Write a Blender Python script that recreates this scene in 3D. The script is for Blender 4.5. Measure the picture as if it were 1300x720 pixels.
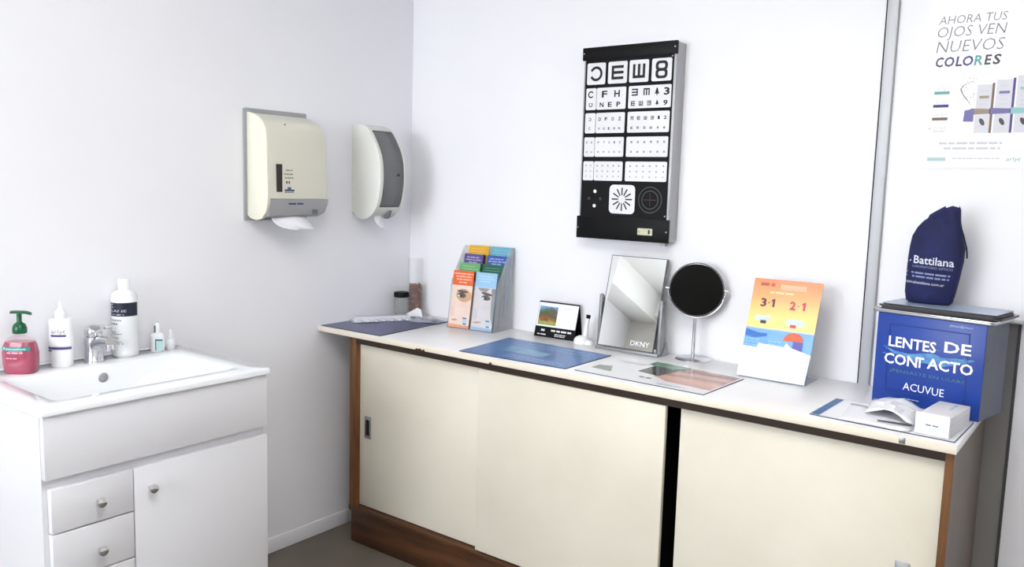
import bpy, bmesh, math, random
from mathutils import Vector, Matrix
for o in list(bpy.data.objects): bpy.data.objects.remove(o)
scene = bpy.context.scene
C = scene.collection
R = math.radians
random.seed(7)

# ------------------------------------------------------------------ camera
cam_d = bpy.data.cameras.new('camera'); cam = bpy.data.objects.new('camera', cam_d); C.objects.link(cam)
cam_d.sensor_fit = 'HORIZONTAL'; cam_d.sensor_width = 36.0; cam_d.lens = 1051.42/1300*36.0
cam_d.clip_start = 0.05
right = Vector((0.79514117, 0.60576856, 0.02819526))
down = Vector((0.0935351, -0.07657232, -0.99266705))
fwd = Vector((-0.59916752, 0.79194768, -0.11754642))
m = Matrix((right, -down, -fwd)).transposed().to_4x4()
m.translation = Vector((2.52566, -2.59873, 1.41408))
cam.matrix_world = m
scene.camera = cam
# ------------------------------------------------------------------ world, lights, exposure
w = bpy.data.worlds.new('world'); scene.world = w; w.use_nodes = True
w.node_tree.nodes['Background'].inputs[0].default_value = (0.85, 0.92, 1.0, 1)
w.node_tree.nodes['Background'].inputs[1].default_value = 0.4
scene.view_settings.view_transform = 'Standard'
scene.view_settings.look = 'None'
scene.view_settings.gamma = 1.0
scene.view_settings.use_curve_mapping = False
scene.view_settings.exposure = 0.06
def area(name, loc, rot, sx, sy, energy, col):
    l = bpy.data.lights.new(name, 'AREA'); l.shape = 'RECTANGLE'; l.size = sx; l.size_y = sy; l.energy = energy; l.color = col
    o = bpy.data.objects.new(name, l); C.objects.link(o); o.location = loc; o.rotation_euler = rot
    return o
area('window_daylight', (0.75, -4.44, 1.6), (R(90), 0, 0), 1.9, 1.5, 72, (0.93, 0.97, 1.0))
CEIL = 2.62
LAMPS = [(1.9, -2.0), (3.4, -3.3)]
for (lx, ly), e in zip(LAMPS, (12, 5)):
    area('ceiling_lamp_light', (lx, ly, CEIL-0.285), (0, 0, 0), 1.1, 0.2, e, (1.0, 0.985, 0.96))
    area('added_ceiling_uplight', (lx, ly, CEIL-0.185), (R(180), 0, 0), 1.1, 0.2, e*2.6, (1.0, 0.985, 0.96))  # extra upward light, added to brighten the ceiling and lift the fill

# ------------------------------------------------------------------ materials
def lin(c):
    return tuple(((v/255)/12.92 if v/255 <= 0.04045 else ((v/255+0.055)/1.055)**2.4) for v in c) + (1.0,)
MATS = {}
def mat(name, col, rough=0.5, metal=0.0, var=0.0, scale=6.0, bump=0.0, bscale=60.0, trans=0.0, alpha=1.0, ior=1.45, emit=0.0, stretch=(1, 1, 1), coat=0.0, col2=None, spec=0.5):
    if name in MATS: return MATS[name]
    mt = bpy.data.materials.new(name); mt.use_nodes = True
    nt = mt.node_tree; b = nt.nodes['Principled BSDF']
    c = lin(col); b.inputs['Base Color'].default_value = c
    b.inputs['Roughness'].default_value = rough; b.inputs['Metallic'].default_value = metal
    b.inputs['Specular IOR Level'].default_value = spec
    b.inputs['Transmission Weight'].default_value = trans; b.inputs['IOR'].default_value = ior
    b.inputs['Alpha'].default_value = alpha
    if coat: b.inputs['Coat Weight'].default_value = coat; b.inputs['Coat Roughness'].default_value = 0.05
    if emit: b.inputs['Emission Color'].default_value = c; b.inputs['Emission Strength'].default_value = emit
    if var or bump:
        tc = nt.nodes.new('ShaderNodeTexCoord'); mp = nt.nodes.new('ShaderNodeMapping'); mp.inputs['Scale'].default_value = stretch
        nt.links.new(tc.outputs['Object'], mp.inputs['Vector'])
    if var:
        n = nt.nodes.new('ShaderNodeTexNoise'); n.inputs['Scale'].default_value = scale; n.inputs['Detail'].default_value = 6
        rp = nt.nodes.new('ShaderNodeValToRGB')
        c2 = lin(col2) if col2 else tuple(max(0, v*(1-var)) for v in c[:3]) + (1,)
        rp.color_ramp.elements[0].position = 0.3; rp.color_ramp.elements[1].position = 0.72
        rp.color_ramp.elements[0].color = c2; rp.color_ramp.elements[1].color = c
        nt.links.new(mp.outputs[0], n.inputs['Vector']); nt.links.new(n.outputs['Fac'], rp.inputs['Fac'])
        nt.links.new(rp.outputs['Color'], b.inputs['Base Color'])
    if bump:
        n2 = nt.nodes.new('ShaderNodeTexNoise'); n2.inputs['Scale'].default_value = bscale; n2.inputs['Detail'].default_value = 4
        bp = nt.nodes.new('ShaderNodeBump'); bp.inputs['Strength'].default_value = bump; bp.inputs['Distance'].default_value = 0.01
        nt.links.new(mp.outputs[0], n2.inputs['Vector']); nt.links.new(n2.outputs['Fac'], bp.inputs['Height'])
        nt.links.new(bp.outputs['Normal'], b.inputs['Normal'])
    MATS[name] = mt
    return mt
def ramp_mat(name, stops, axis=2, lo=0.0, hi=1.0, rough=0.4, noise=0.0, nscale=8):
    """printed gradient: colour runs along one local axis of the printed sheet"""
    mt = bpy.data.materials.new(name); mt.use_nodes = True; nt = mt.node_tree; b = nt.nodes['Principled BSDF']
    b.inputs['Roughness'].default_value = rough
    tc = nt.nodes.new('ShaderNodeTexCoord'); sp = nt.nodes.new('ShaderNodeSeparateXYZ'); mr = nt.nodes.new('ShaderNodeMapRange')
    mr.inputs['From Min'].default_value = lo; mr.inputs['From Max'].default_value = hi
    nt.links.new(tc.outputs['Object'], sp.inputs[0]); nt.links.new(sp.outputs[axis], mr.inputs['Value'])
    rp = nt.nodes.new('ShaderNodeValToRGB'); el = rp.color_ramp.elements
    while len(el) < len(stops): el.new(0.5)
    for e, (p, c) in zip(el, stops): e.position = p; e.color = lin(c)
    src = mr.outputs[0]
    if noise:
        n = nt.nodes.new('ShaderNodeTexNoise'); n.inputs['Scale'].default_value = nscale; n.inputs['Detail'].default_value = 5
        nt.links.new(tc.outputs['Object'], n.inputs['Vector'])
        ma = nt.nodes.new('ShaderNodeMath'); ma.operation = 'MULTIPLY_ADD'; ma.inputs[1].default_value = noise; 
        nt.links.new(n.outputs['Fac'], ma.inputs[0]); nt.links.new(mr.outputs[0], ma.inputs[2])
        mb = nt.nodes.new('ShaderNodeMath'); mb.operation = 'SUBTRACT'; mb.inputs[1].default_value = noise*0.5
        nt.links.new(ma.outputs[0], mb.inputs[0]); src = mb.outputs[0]
    nt.links.new(src, rp.inputs['Fac']); nt.links.new(rp.outputs['Color'], b.inputs['Base Color'])
    MATS[name] = mt
    return mt
WALL = mat('wall_paint', (238, 238, 243), 0.75, var=0.025, scale=2.0, bump=0.04, bscale=140)
CEILM = mat('ceiling_paint', (240, 240, 238), 0.85, var=0.02, scale=1.5)
BEIGE = mat('beige_paint', (214, 211, 203), 0.8, var=0.03, scale=2)
FLOOR = mat('floor_concrete', (112, 104, 94), 0.55, var=0.22, scale=5.0, bump=0.05, bscale=60)
WHITE_LAM = mat('white_lacquer', (221, 221, 226), 0.32, var=0.015, scale=3)
CERAMIC = mat('ceramic', (234, 236, 240), 0.12, var=0.01, scale=3, coat=0.4)
CHROME = mat('chrome', (222, 222, 225), 0.16, 1.0, var=0.05, scale=12)
STEEL = mat('brushed_metal', (168, 168, 172), 0.38, 1.0, var=0.12, scale=30, stretch=(1, 1, 0.1))
ALU = mat('aluminium', (178, 180, 185), 0.5, 0.35, var=0.06, scale=20, stretch=(1, 1, 0.05))
BLACK = mat('black_plastic', (10, 10, 12), 0.5, var=0.2, scale=20, spec=0.2)
BLACKGLOSS = mat('black_gloss', (5, 5, 6), 0.12, var=0.2, scale=8, spec=0.3)
DARK = mat('dark_gap', (20, 18, 17), 0.8, var=0.2, scale=10)
CREAM = mat('cream_laminate', (226, 221, 207), 0.48, var=0.1, scale=2.4, col2=(212, 206, 190), bump=0.02, bscale=40)
CREAM_EDGE = mat('cream_edge', (232, 223, 208), 0.5, var=0.06, scale=8)
TOPLAM = mat('worktop_laminate', (240, 240, 241), 0.25, var=0.02, scale=5)
WOOD = mat('brown_wood', (96, 60, 34), 0.5, var=0.5, scale=7, col2=(58, 36, 21), stretch=(0.6, 6, 6), bump=0.05, bscale=40)
WOODV = mat('brown_wood_upright', (126, 84, 46), 0.5, var=0.5, scale=7, col2=(92, 58, 30), stretch=(6, 6, 0.6), bump=0.05, bscale=40)
SIDEPAN = mat('dull_brown_side', (112, 100, 92), 0.5, var=0.15, scale=6, stretch=(4, 4, 0.5))
GREYB = mat('grey_board', (142, 140, 138), 0.5, var=0.06, scale=4)
GREYP = mat('grey_plastic', (150, 152, 154), 0.4, var=0.05, scale=9)
IVORY = mat('ivory_plastic', (224, 222, 206), 0.38, var=0.03, scale=5)
IVORY2 = mat('pale_plastic', (222, 223, 217), 0.4, var=0.03, scale=5)
SMOKE = mat('smoked_plastic', (126, 127, 130), 0.22, var=0.08, scale=6, alpha=0.72)
PAPER = mat('white_paper', (240, 240, 244), 0.8, var=0.03, scale=14, bump=0.05, bscale=60)
TISSUE = mat('tissue', (236, 236, 240), 0.95, var=0.06, scale=25, bump=0.2, bscale=90)
WPLAS = mat('white_plastic', (240, 241, 244), 0.35, var=0.02, scale=9)
CARD = mat('chart_card', (226, 226, 231), 0.4, var=0.02, scale=12)
INK = mat('black_ink', (18, 18, 20), 0.6, var=0.1, scale=30)
GREYINK = mat('grey_ink', (120, 120, 126), 0.6, var=0.08, scale=30)
PALEINK = mat('pale_ink', (196, 198, 205), 0.6, var=0.05, scale=30)
WHITEINK = mat('white_ink', (246, 246, 250), 0.5, var=0.02, scale=30)
NAVYINK = mat('navy_ink', (48, 54, 110), 0.5, var=0.1, scale=30)
PURPLEINK = mat('purple_ink', (76, 66, 128), 0.5, var=0.15, scale=30)
TEALINK = mat('teal_ink', (92, 160, 158), 0.5, var=0.1, scale=30)
BROWNINK = mat('brown_ink', (112, 92, 78), 0.5, var=0.15, scale=30)
REDINK = mat('red_ink', (190, 50, 60), 0.5, var=0.1, scale=30)
GLASS = mat('clear_glass', (235, 240, 240), 0.04, trans=1.0, ior=1.3, alpha=0.35)
ACRYL = mat('clear_acrylic', (216, 219, 224), 0.1, alpha=0.32, var=0.03, scale=5)
MIRROR = mat('mirror_glass', (240, 241, 240), 0.01, 1.0)

# ------------------------------------------------------------------ mesh helpers
def finish(me, smooth):
    if smooth:
        me.polygons.foreach_set('use_smooth', [True]*len(me.polygons))
        me.set_sharp_from_angle(angle=R(smooth if smooth > 1 else 40))
def rrect(x0, x1, z0, z1, r, n=4):
    pts = []
    for cx, cz, a0 in ((x1-r, z1-r, 0), (x0+r, z1-r, 90), (x0+r, z0+r, 180), (x1-r, z0+r, 270)):
        for i in range(n+1):
            a = R(a0+90*i/n); pts.append((cx+r*math.cos(a), cz+r*math.sin(a)))
    return pts
class MB:
    def __init__(s): s.v = []; s.f = []
    def add(s, vs, fs):
        k = len(s.v); s.v += [tuple(v) for v in vs]; s.f += [tuple(i+k for i in f) for f in fs]; return s
    def box(s, x0, x1, y0, y1, z0, z1):
        vs = [(x, y, z) for x in (x0, x1) for y in (y0, y1) for z in (z0, z1)]
        return s.add(vs, [(0, 1, 3, 2), (4, 6, 7, 5), (0, 4, 5, 1), (2, 3, 7, 6), (0, 2, 6, 4), (1, 5, 7, 3)])
    def prism(s, pts, axis, a0, a1):
        n = len(pts)
        mk = {'x': lambda p, a: (a, p[0], p[1]), 'y': lambda p, a: (p[0], a, p[1]), 'z': lambda p, a: (p[0], p[1], a)}[axis]
        vs = [mk(p, a0) for p in pts] + [mk(p, a1) for p in pts]
        fs = [tuple(range(n)), tuple(range(2*n-1, n-1, -1))] + [(i, i+n, (i+1) % n+n, (i+1) % n) for i in range(n)]
        return s.add(vs, fs)
    def rings(s, rings, cap0=True, cap1=True):
        n = len(rings[0]); vs = [p for r in rings for p in r]; fs = []
        for j in range(len(rings)-1):
            for i in range(n):
                k = (i+1) % n
                fs.append((j*n+i, j*n+k, (j+1)*n+k, (j+1)*n+i))
        if cap0: fs.append(tuple(range(n-1, -1, -1)))
        if cap1: fs.append(tuple((len(rings)-1)*n+i for i in range(n)))
        return s.add(vs, fs)
    def lathe(s, prof, c=(0, 0), n=28, sx=1, sy=1, cap0=True, cap1=True, p=2.0):
        rs = []
        for r, z in prof:
            ring = []
            for i in range(n):
                a = 2*math.pi*i/n; ca, sa = math.cos(a), math.sin(a)
                k = (abs(ca)**p+abs(sa)**p)**(-1/p)
                ring.append((c[0]+sx*r*k*ca, c[1]+sy*r*k*sa, z))
            rs.append(ring)
        return s.rings(rs, cap0, cap1)
    def tube(s, path, rad, n=10, caps=True):
        path = [Vector(p) for p in path]; rs = []
        rad = rad if isinstance(rad, (list, tuple)) else [rad]*len(path)
        up = Vector((0, 0, 1))
        for i, p in enumerate(path):
            t = (path[min(i+1, len(path)-1)]-path[max(i-1, 0)]).normalized()
            u = t.cross(up) if abs(t.dot(up)) < 0.95 else t.cross(Vector((0, 1, 0)))
            u.normalize(); v = u.cross(t).normalized()
            rs.append([tuple(p+rad[i]*(math.cos(2*math.pi*k/n)*u+math.sin(2*math.pi*k/n)*v)) for k in range(n)])
        return s.rings(rs, caps, caps)
    def disc(s, c, r, axis='y', n=28, a0=0.0):
        vs = []
        for i in range(n):
            a = a0+2*math.pi*i/n; p, q = r*math.cos(a), r*math.sin(a)
            vs.append({'y': (c[0]+p, c[1], c[2]+q), 'z': (c[0]+p, c[1]+q, c[2]), 'x': (c[0], c[1]+p, c[2]+q)}[axis])
        return s.add(vs, [tuple(range(n))])
    def ell(s, cx, cz, rx, rz, y, n=20, rot=0.0):
        vs = []
        for i in range(n):
            a = 2*math.pi*i/n; p, q = rx*math.cos(a), rz*math.sin(a)
            vs.append((cx+p*math.cos(rot)-q*math.sin(rot), y, cz+p*math.sin(rot)+q*math.cos(rot)))
        return s.add(vs, [tuple(range(n))])
    def ring(s, cx, cz, r0, r1, y, a0=0, a1=360, n=28):
        vs = []; full = abs(a1-a0) >= 360
        for i in range(n+1):
            a = R(a0+(a1-a0)*i/n)
            vs += [(cx+r0*math.cos(a), y, cz+r0*math.sin(a)), (cx+r1*math.cos(a), y, cz+r1*math.sin(a))]
        return s.add(vs, [(2*i, 2*i+1, 2*i+3, 2*i+2) for i in range(n)])
    def quad(s, pts): return s.add(pts, [tuple(range(len(pts)))])
    def rect(s, x0, x1, z0, z1, y): return s.quad([(x0, y, z0), (x1, y, z0), (x1, y, z1), (x0, y, z1)])
    def flat(s, x0, x1, y0, y1, z): return s.quad([(x0, y0, z), (x1, y0, z), (x1, y1, z), (x0, y1, z)])
    def build(s, name, mt, parent=None, smooth=0, bevel=0.0, seg=2, subsurf=0, solid=0.0, weld=False):
        me = bpy.data.meshes.new(name); me.from_pydata(s.v, [], s.f); me.update()
        bm = bmesh.new(); bm.from_mesh(me)
        if weld: bmesh.ops.remove_doubles(bm, verts=bm.verts, dist=1e-6)
        bmesh.ops.recalc_face_normals(bm, faces=bm.faces)
        if bevel: 
            es = [e for e in bm.edges if len(e.link_faces) == 2 and e.calc_face_angle(0) > R(30)]
            bmesh.ops.bevel(bm, geom=es, offset=bevel, segments=seg, profile=0.5, affect='EDGES', clamp_overlap=True)
        bm.to_mesh(me); bm.free()
        finish(me, smooth or (35 if bevel else 0))
        me.materials.append(mt)
        o = bpy.data.objects.new(name, me); C.objects.link(o)
        if parent is not None: o.parent = parent
        if solid:
            md = o.modifiers.new('solid', 'SOLIDIFY'); md.thickness = solid; md.offset = 0
        if subsurf:
            md = o.modifiers.new('sub', 'SUBSURF'); md.levels = subsurf; md.render_levels = subsurf
        return o
def tag(o, label, cat, group=None):
    o['label'] = label; o['category'] = cat
    if group: o['group'] = group
    return o
def thing(name, label, cat, loc=(0, 0, 0), rz=0.0, group=None, rx=0.0):
    o = bpy.data.objects.new(name, None); C.objects.link(o); o.empty_display_size = 0.05
    o.location = loc; o.rotation_euler = (rx, 0, R(rz))
    return tag(o, label, cat, group)
def struct(o): o['kind'] = 'structure'; return o
def text(s, size, mt, parent, loc, rot=(90, 0, 0), align='LEFT', bold=0.0, shear=0.0, sx=1.0, name='lettering', wrap=None, spacing=1.0, valign='TOP_BASELINE'):
    cu = bpy.data.curves.new(name, 'FONT'); cu.body = s; cu.size = size; cu.align_x = align; cu.align_y = valign
    cu.offset = bold*size; cu.shear = shear; cu.resolution_u = 2; cu.space_character = spacing
    t = bpy.data.objects.new(name, cu)
    me = bpy.data.meshes.new_from_object(t); bpy.data.objects.remove(t)
    me.name = name
    for v in me.vertices: v.co.x *= sx
    me.transform(Matrix.Rotation(R(rot[2]), 4, 'Z') @ Matrix.Rotation(R(rot[1]), 4, 'Y') @ Matrix.Rotation(R(rot[0]), 4, 'X'))
    me.transform(Matrix.Translation(loc))
    if wrap:
        for v in me.vertices: v.co = wrap(v.co)
    me.materials.clear(); me.materials.append(mt)
    o = bpy.data.objects.new(name, me); C.objects.link(o)
    if parent is not None: o.parent = parent
    return o
def fit(s, x0, x1, z, h, mt, parent, y, bold=0.0, shear=0.0, plane='xz', wrap=None, name='lettering'):
    """lettering stretched between x0 and x1 with cap height h on the sheet"""
    size = h/0.73
    o = text(s, size, mt, parent, (0, 0, 0), (0, 0, 0), bold=bold, shear=shear, name=name)
    me = o.data; xs = [v.co.x for v in me.vertices]; a, b = min(xs), max(xs)
    for v in me.vertices:
        u = x0+(v.co.x-a)/(b-a)*(x1-x0); q = v.co.y
        p = Vector((u, y, z+q)) if plane == 'xz' else Vector((u, z+q, y))
        v.co = wrap(p) if wrap else p
    return o
def words(mb, x0, x1, z, h, y, seed=0, plane='xz', wmin=2.0, wmax=6.0):
    """a line of print too small to read: one dash per word"""
    rnd = random.Random(seed); x = x0
    while x < x1-h:
        wd = min(h*rnd.uniform(wmin, wmax), x1-x)
        if plane == 'xz': mb.rect(x, x+wd, z, z+h, y)
        else: mb.flat(x, x+wd, z, z+h, y)
        x += wd+h*0.7
    return mb

# ================================================================== the room
struct(MB().box(-1.5, 4.3, -4.65, 0.12, -0.1, 0).build('floor', FLOOR))
struct(MB().box(-1.5, 4.3, -4.65, 0.12, CEIL, CEIL+0.1).build('ceiling', CEILM))
struct(MB().box(-0.1, 0, -1.765, 0.0, 0, CEIL).build('wall_left', WALL))
struct(MB().box(-0.1, 4.3, 0, 0.12, 0, CEIL).build('wall_back', WALL))
struct(MB().box(-1.35, -0.1, -1.765, -1.665, 0, CEIL).build('wall_return', WALL))
struct(MB().box(-1.5, -1.35, -4.65, -1.665, 0, CEIL).build('wall_far_side', WALL))
struct(MB().box(4.2, 4.3, -4.5, 0, 0, CEIL).build('wall_right', WALL))
struct(MB().box(-1.35, 4.2, -4.65, -4.5, 0, CEIL).build('wall_front', BEIGE))
struct(MB().box(-1.35, -1.06, -4.5, -3.45, 2.36, CEIL).build('trim_2', CEILM, bevel=0.004))
struct(MB().box(-1.06, 4.2, -4.5, -4.38, 2.40, CEIL).build('trim_3', CEILM))
bb = struct(MB().box(0, 0.006, -1.765, 0, 0, 0.058).build('baseboard_left', WALL, bevel=0.002))
win = struct(MB().box(-0.28, 1.78, -4.5, -4.475, 0.78, 2.42).build('window_1', mat('window_pane', (236, 242, 250), 0.2, emit=0.9)))
fr = MB()
for a, b_, c_, d in ((-0.33, -0.25, 0.73, 2.47), (1.75, 1.83, 0.73, 2.47), (0.72, 0.78, 0.8, 2.4)): fr.box(a, b_, -4.5, -4.46, c_, d)
for c_, d in ((0.73, 0.8), (2.4, 2.47)): fr.box(-0.25, 1.75, -4.5, -4.46, c_, d)
fr.build('window_frame', WPLAS, win)
# aluminium joint of the partition wall
tr = struct(MB().box(1.8868, 1.9165, -0.012, 0, 0, CEIL).build('trim_1', ALU, bevel=0.0015))
MB().box(1.8815, 1.8868, -0.003, 0, 0, CEIL).build('joint_gap', DARK, tr)
MB().box(1.9155, 1.9185, -0.008, 0, 0, CEIL).build('edge_bead', GREYP, tr)
# grey board on the wall behind the cabinet end
gb = tag(MB().box(2.0, 2.284, -0.0035, 0, 0.0, 1.083).build('wall_board', GREYB), 'grey board fixed to the wall behind the cabinet end and blue box', 'board')
MB().box(2.284, 2.2915, -0.007, 0, 0, 1.083).build('edge_strip', mat('dark_grey_edge', (70, 70, 74), 0.5, var=0.1), gb)
MB().box(2.0, 2.33, -0.03, 0, 1.083, 1.090).build('top_ledge', ALU, gb, bevel=0.001)
# ceiling lamps
for i, (lx, ly) in enumerate(LAMPS):
    t = thing('ceiling_light', ['slim white hanging ceiling light nearer the left wall', 'slim white hanging ceiling light nearer the right wall'][i], 'lamp', (lx, ly, CEIL), group='ceiling lights')
    MB().box(-0.6, 0.6, -0.13, -0.105, -0.28, -0.19).build('housing', WPLAS, t, bevel=0.003)
    MB().box(-0.6, 0.6, 0.105, 0.13, -0.28, -0.19).build('housing', WPLAS, t, bevel=0.003)
    MB().box(-0.57, 0.57, -0.10, 0.10, -0.245, -0.225).build('diffuser', mat('lamp_diffuser', (255, 252, 245), 0.4, emit=4.0), t)
    for x in (-0.585, 0.585): MB().box(x-0.015, x+0.015, -0.105, 0.105, -0.27, -0.2).build('end_cap', WPLAS, t)
    for x in (-0.585, 0.585): MB().tube([(x, 0, -0.2), (x, 0, 0)], 0.004, 8).build('hanger', STEEL, t)

# ================================================================== worktop and sliding-door cabinet
wt = thing('worktop', 'long white laminate worktop with cream front edge on the sliding-door cabinet', 'worktop', (0, 0, 0.83))
MB().box(0.003, 2.235, -0.505, -0.005, 0, 0.02).build('slab', TOPLAM, wt, bevel=0.001)
MB().box(0.003, 2.2352, -0.5105, -0.505, -0.0005, 0.0198).build('front_edge', CREAM_EDGE, wt, bevel=0.0012)
CHIP = mat('chipped_core', (92, 62, 40), 0.9, var=0.4, scale=60)
for x, l in ((0.525, 0.035), (0.56, 0.012), (0.86, 0.012)):
    pts = [(x, 0.0), (x+l*0.2, 0.006), (x+l*0.45, 0.0045), (x+l*0.7, 0.0075), (x+l*0.9, 0.004), (x+l, 0.0)]
    MB().prism(pts, 'y', -0.5112, -0.508).build('chip', CHIP, wt)
MB().box(2.112, 2.126, -0.5125, -0.5095, 0.002, 0.017).build('clip', STEEL, wt, bevel=0.0008)

cb = thing('sideboard_cabinet', 'long low cabinet with cream sliding doors and brown wooden frame', 'cabinet', (0, 0, 0))
MB().box(0.157, 0.192, -0.483, -0.01, 0.14, 0.829).build('side_panel', WOODV, cb, bevel=0.001)
MB().box(2.2105, 2.229, -0.490, -0.486, 0.0, 0.829).build('front_stile', WOODV, cb)
MB().box(2.2105, 2.228, -0.486, -0.006, 0.0, 0.829).build('side_panel', SIDEPAN, cb)
MB().box(0.157, 2.2105, -0.486, -0.01, 0.138, 0.158).build('bottom_rail', WOOD, cb, bevel=0.0015)
MB().box(0.145, 2.2105, -0.462, -0.44, 0.0, 0.138).build('plinth', WOOD, cb, bevel=0.001)
MB().box(0.192, 2.2105, -0.484, -0.42, 0.802, 0.829).build('top_rail', mat('dark_wood', (58, 38, 26), 0.55, var=0.4, scale=7, stretch=(0.6, 6, 6)), cb)
MB().box(0.192, 2.2105, -0.02, -0.01, 0.158, 0.829).build('back_panel', DARK, cb)  # near-black inner panels: the shade inside the cabinet is put into their colour
MB().box(0.192, 2.2105, -0.46, -0.02, 0.158, 0.162).build('floor_panel', DARK, cb)
MB().box(1.40, 1.418, -0.44, -0.02, 0.162, 0.80).build('divider', DARK, cb)
def door(x0, x1, yf, hx=None, hz=None, hw=0.034, hh=0.088):
    d = MB().box(x0, x1, yf, yf+0.015, 0.163, 0.8).build('sliding_door', CREAM, cb, bevel=0.0012)
    if hx is not None:
        hf = MB(); yy = yf-0.002
        hf.prism(rrect(hx-hw/2, hx+hw/2, hz-hh/2, hz+hh/2, 0.003), 'y', yy, yf)
        hd = hf.build('recessed_handle', STEEL, d, bevel=0.0006)
        MB().prism(rrect(hx-hw/2+0.008, hx+hw/2-0.008, hz-hh/2+0.012, hz+hh/2-0.014, 0.005), 'y', yy-0.0012, yy).build('finger_recess', BLACKGLOSS, d)
    return d
door(0.194, 0.82, -0.464, 0.238, 0.478)
door(0.797, 1.489, -0.4835)
door(1.528, 2.2095, -0.464, 2.135, 0.482)

# ================================================================== vanity, washbasin, faucet
VX, VY0, VY1, VZ = 0.492, -1.742, -1.108, 0.838
vn = thing('vanity_cabinet', 'white lacquered vanity cabinet with drawers and a door under the washbasin', 'cabinet', (0, 0, 0))
b = MB()
b.box(0.004, VX-0.02, VY0, VY0+0.016, 0.0, VZ-0.001); b.box(0.004, VX-0.02, VY1-0.016, VY1, 0.0, VZ-0.001)
b.box(0.004, 0.012, VY0+0.016, VY1-0.016, 0.08, 0.70); b.box(0.012, VX-0.02, VY0+0.016, VY1-0.016, 0.08, 0.096)
b.box(VX-0.035, VX-0.02, VY0+0.016, VY1-0.016, 0.60, VZ-0.001)
b.box(VX-0.05, VX-0.036, VY0+0.016, VY1-0.016, 0.0, 0.08)
b.build('carcass', WHITE_LAM, vn)
MB().box(VX-0.0195, VX, VY0, VY1, 0.677, VZ-0.002).build('apron_panel', WHITE_LAM, vn, bevel=0.0018)
SPL = -1.5235
def knob(par, y, z):
    k = MB(); k.lathe([(0.004, 0), (0.004, 0.012), (0.0085, 0.014), (0.0125, 0.020), (0.0115, 0.026), (0.006, 0.029)], (0, 0), 16)
    vs = [(VX+v[2], y+v[0], z+v[1]) for v in k.v]; k.v = vs
    return k.build('knob', CHROME, par, smooth=45)
zt = 0.651
for k, (a, c_) in enumerate(((0.5395, 0.651), (0.414, 0.536), (0.10, 0.4105))):
    d = MB().box(VX-0.0195, VX, VY0+0.012, SPL-0.0015, a, c_).build('drawer', WHITE_LAM, vn, bevel=0.002)
    knob(d, -1.618, (0.594, 0.467, 0.26)[k])
d = MB().box(VX-0.0195, VX, SPL+0.0015, VY1, 0.10, 0.651).build('door', WHITE_LAM, vn, bevel=0.002)
knob(d, -1.481, 0.592)

wb = thing('washbasin', 'white ceramic washbasin top with a rectangular bowl on the vanity', 'sink', (0, 0, VZ))
BX0, BX1, BY0, BY1 = 0.0, 0.501, -1.751, -1.101
def rr_ring(x0, x1, y0, y1, r, z, n=5):
    return [(p[0], p[1], z) for p in rrect(x0, x1, y0, y1, r, n)]
T_ = 0.017
rs = [rr_ring(BX0, BX1, BY0, BY1, 0.004, 0), rr_ring(BX0, BX1, BY0, BY1, 0.004, T_-0.004), rr_ring(BX0+0.003, BX1-0.003, BY0+0.003, BY1-0.003, 0.005, T_),
      rr_ring(0.118, 0.437, -1.690, -1.165, 0.030, T_), rr_ring(0.124, 0.431, -1.684, -1.175, 0.030, T_-0.004),
      rr_ring(0.150, 0.405, -1.640, -1.330, 0.035, -0.070), rr_ring(0.170, 0.385, -1.615, -1.350, 0.030, -0.082)]
MB().rings(rs, cap0=False, cap1=True).build('basin', CERAMIC, wb, smooth=50)
MB().box(0.0005, 0.012, BY0+0.004, BY1-0.004, T_, T_+0.006).build('back_lip', CERAMIC, wb, bevel=0.002)
ov = MB(); ov.lathe([(0.006, 0.0), (0.013, 0.0), (0.0145, 0.003), (0.012, 0.005), (0.007, 0.003)], (0, 0), 20)
ov.v = [(0.136+v[2], -1.420+v[0], -0.018+v[1]) for v in ov.v]; ov.build('overflow_ring', STEEL, wb, smooth=45)
MB().lathe([(0.024, -0.082), (0.024, -0.078), (0.014, -0.077)], (0.28, -1.48), 22).build('drain', CHROME, wb, smooth=45)

FZ = VZ+T_
fc = thing('faucet', 'chrome single-lever basin faucet between the white bottles', 'faucet', (0.062, -1.408, FZ))
MB().lathe([(0.029, 0), (0.029, 0.004), (0.026, 0.008), (0.025, 0.045), (0.0265, 0.06), (0.026, 0.072), (0.02, 0.079)], n=24).build('body', CHROME, fc, smooth=50)
MB().tube([(0.0, 0, 0.045), (0.03, 0, 0.062), (0.065, 0, 0.071), (0.10, 0, 0.073)], [0.021, 0.018, 0.0155, 0.0145], 16).build('spout', CHROME, fc, smooth=50)
MB().lathe([(0.012, 0.050), (0.0125, 0.058), (0.0125, 0.066)], (0.097, 0), 18).build('aerator', CHROME, fc, smooth=50)
MB().lathe([(0.024, 0.079), (0.0255, 0.086), (0.025, 0.098), (0.020, 0.106), (0.008, 0.110)], n=24).build('lever_cap', CHROME, fc, smooth=50)
lv = MB()
lv.rings([[(x, yy*wd, z+zz*th) for yy, zz in ((-1, -1), (-0.6, -1.2), (0.6, -1.2), (1, -1), (1, 1), (0.6, 1.3), (-0.6, 1.3), (-1, 1))] for x, z, wd, th in ((-0.012, 0.098, 0.017, 0.006), (0.02, 0.107, 0.016, 0.005), (0.055, 0.112, 0.013, 0.004), (0.092, 0.114, 0.011, 0.0035), (0.096, 0.114, 0.008, 0.002))])
lv.build('lever', CHROME, fc, smooth=50)

# ---- bottles on the washbasin
def wrapper(r, ry=None, p=2.0):
    ry = ry or r
    def f(v):
        a = v.x/r
        return Vector((r*math.sin(a), -ry*math.cos(a), v.z))
    return f
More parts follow.
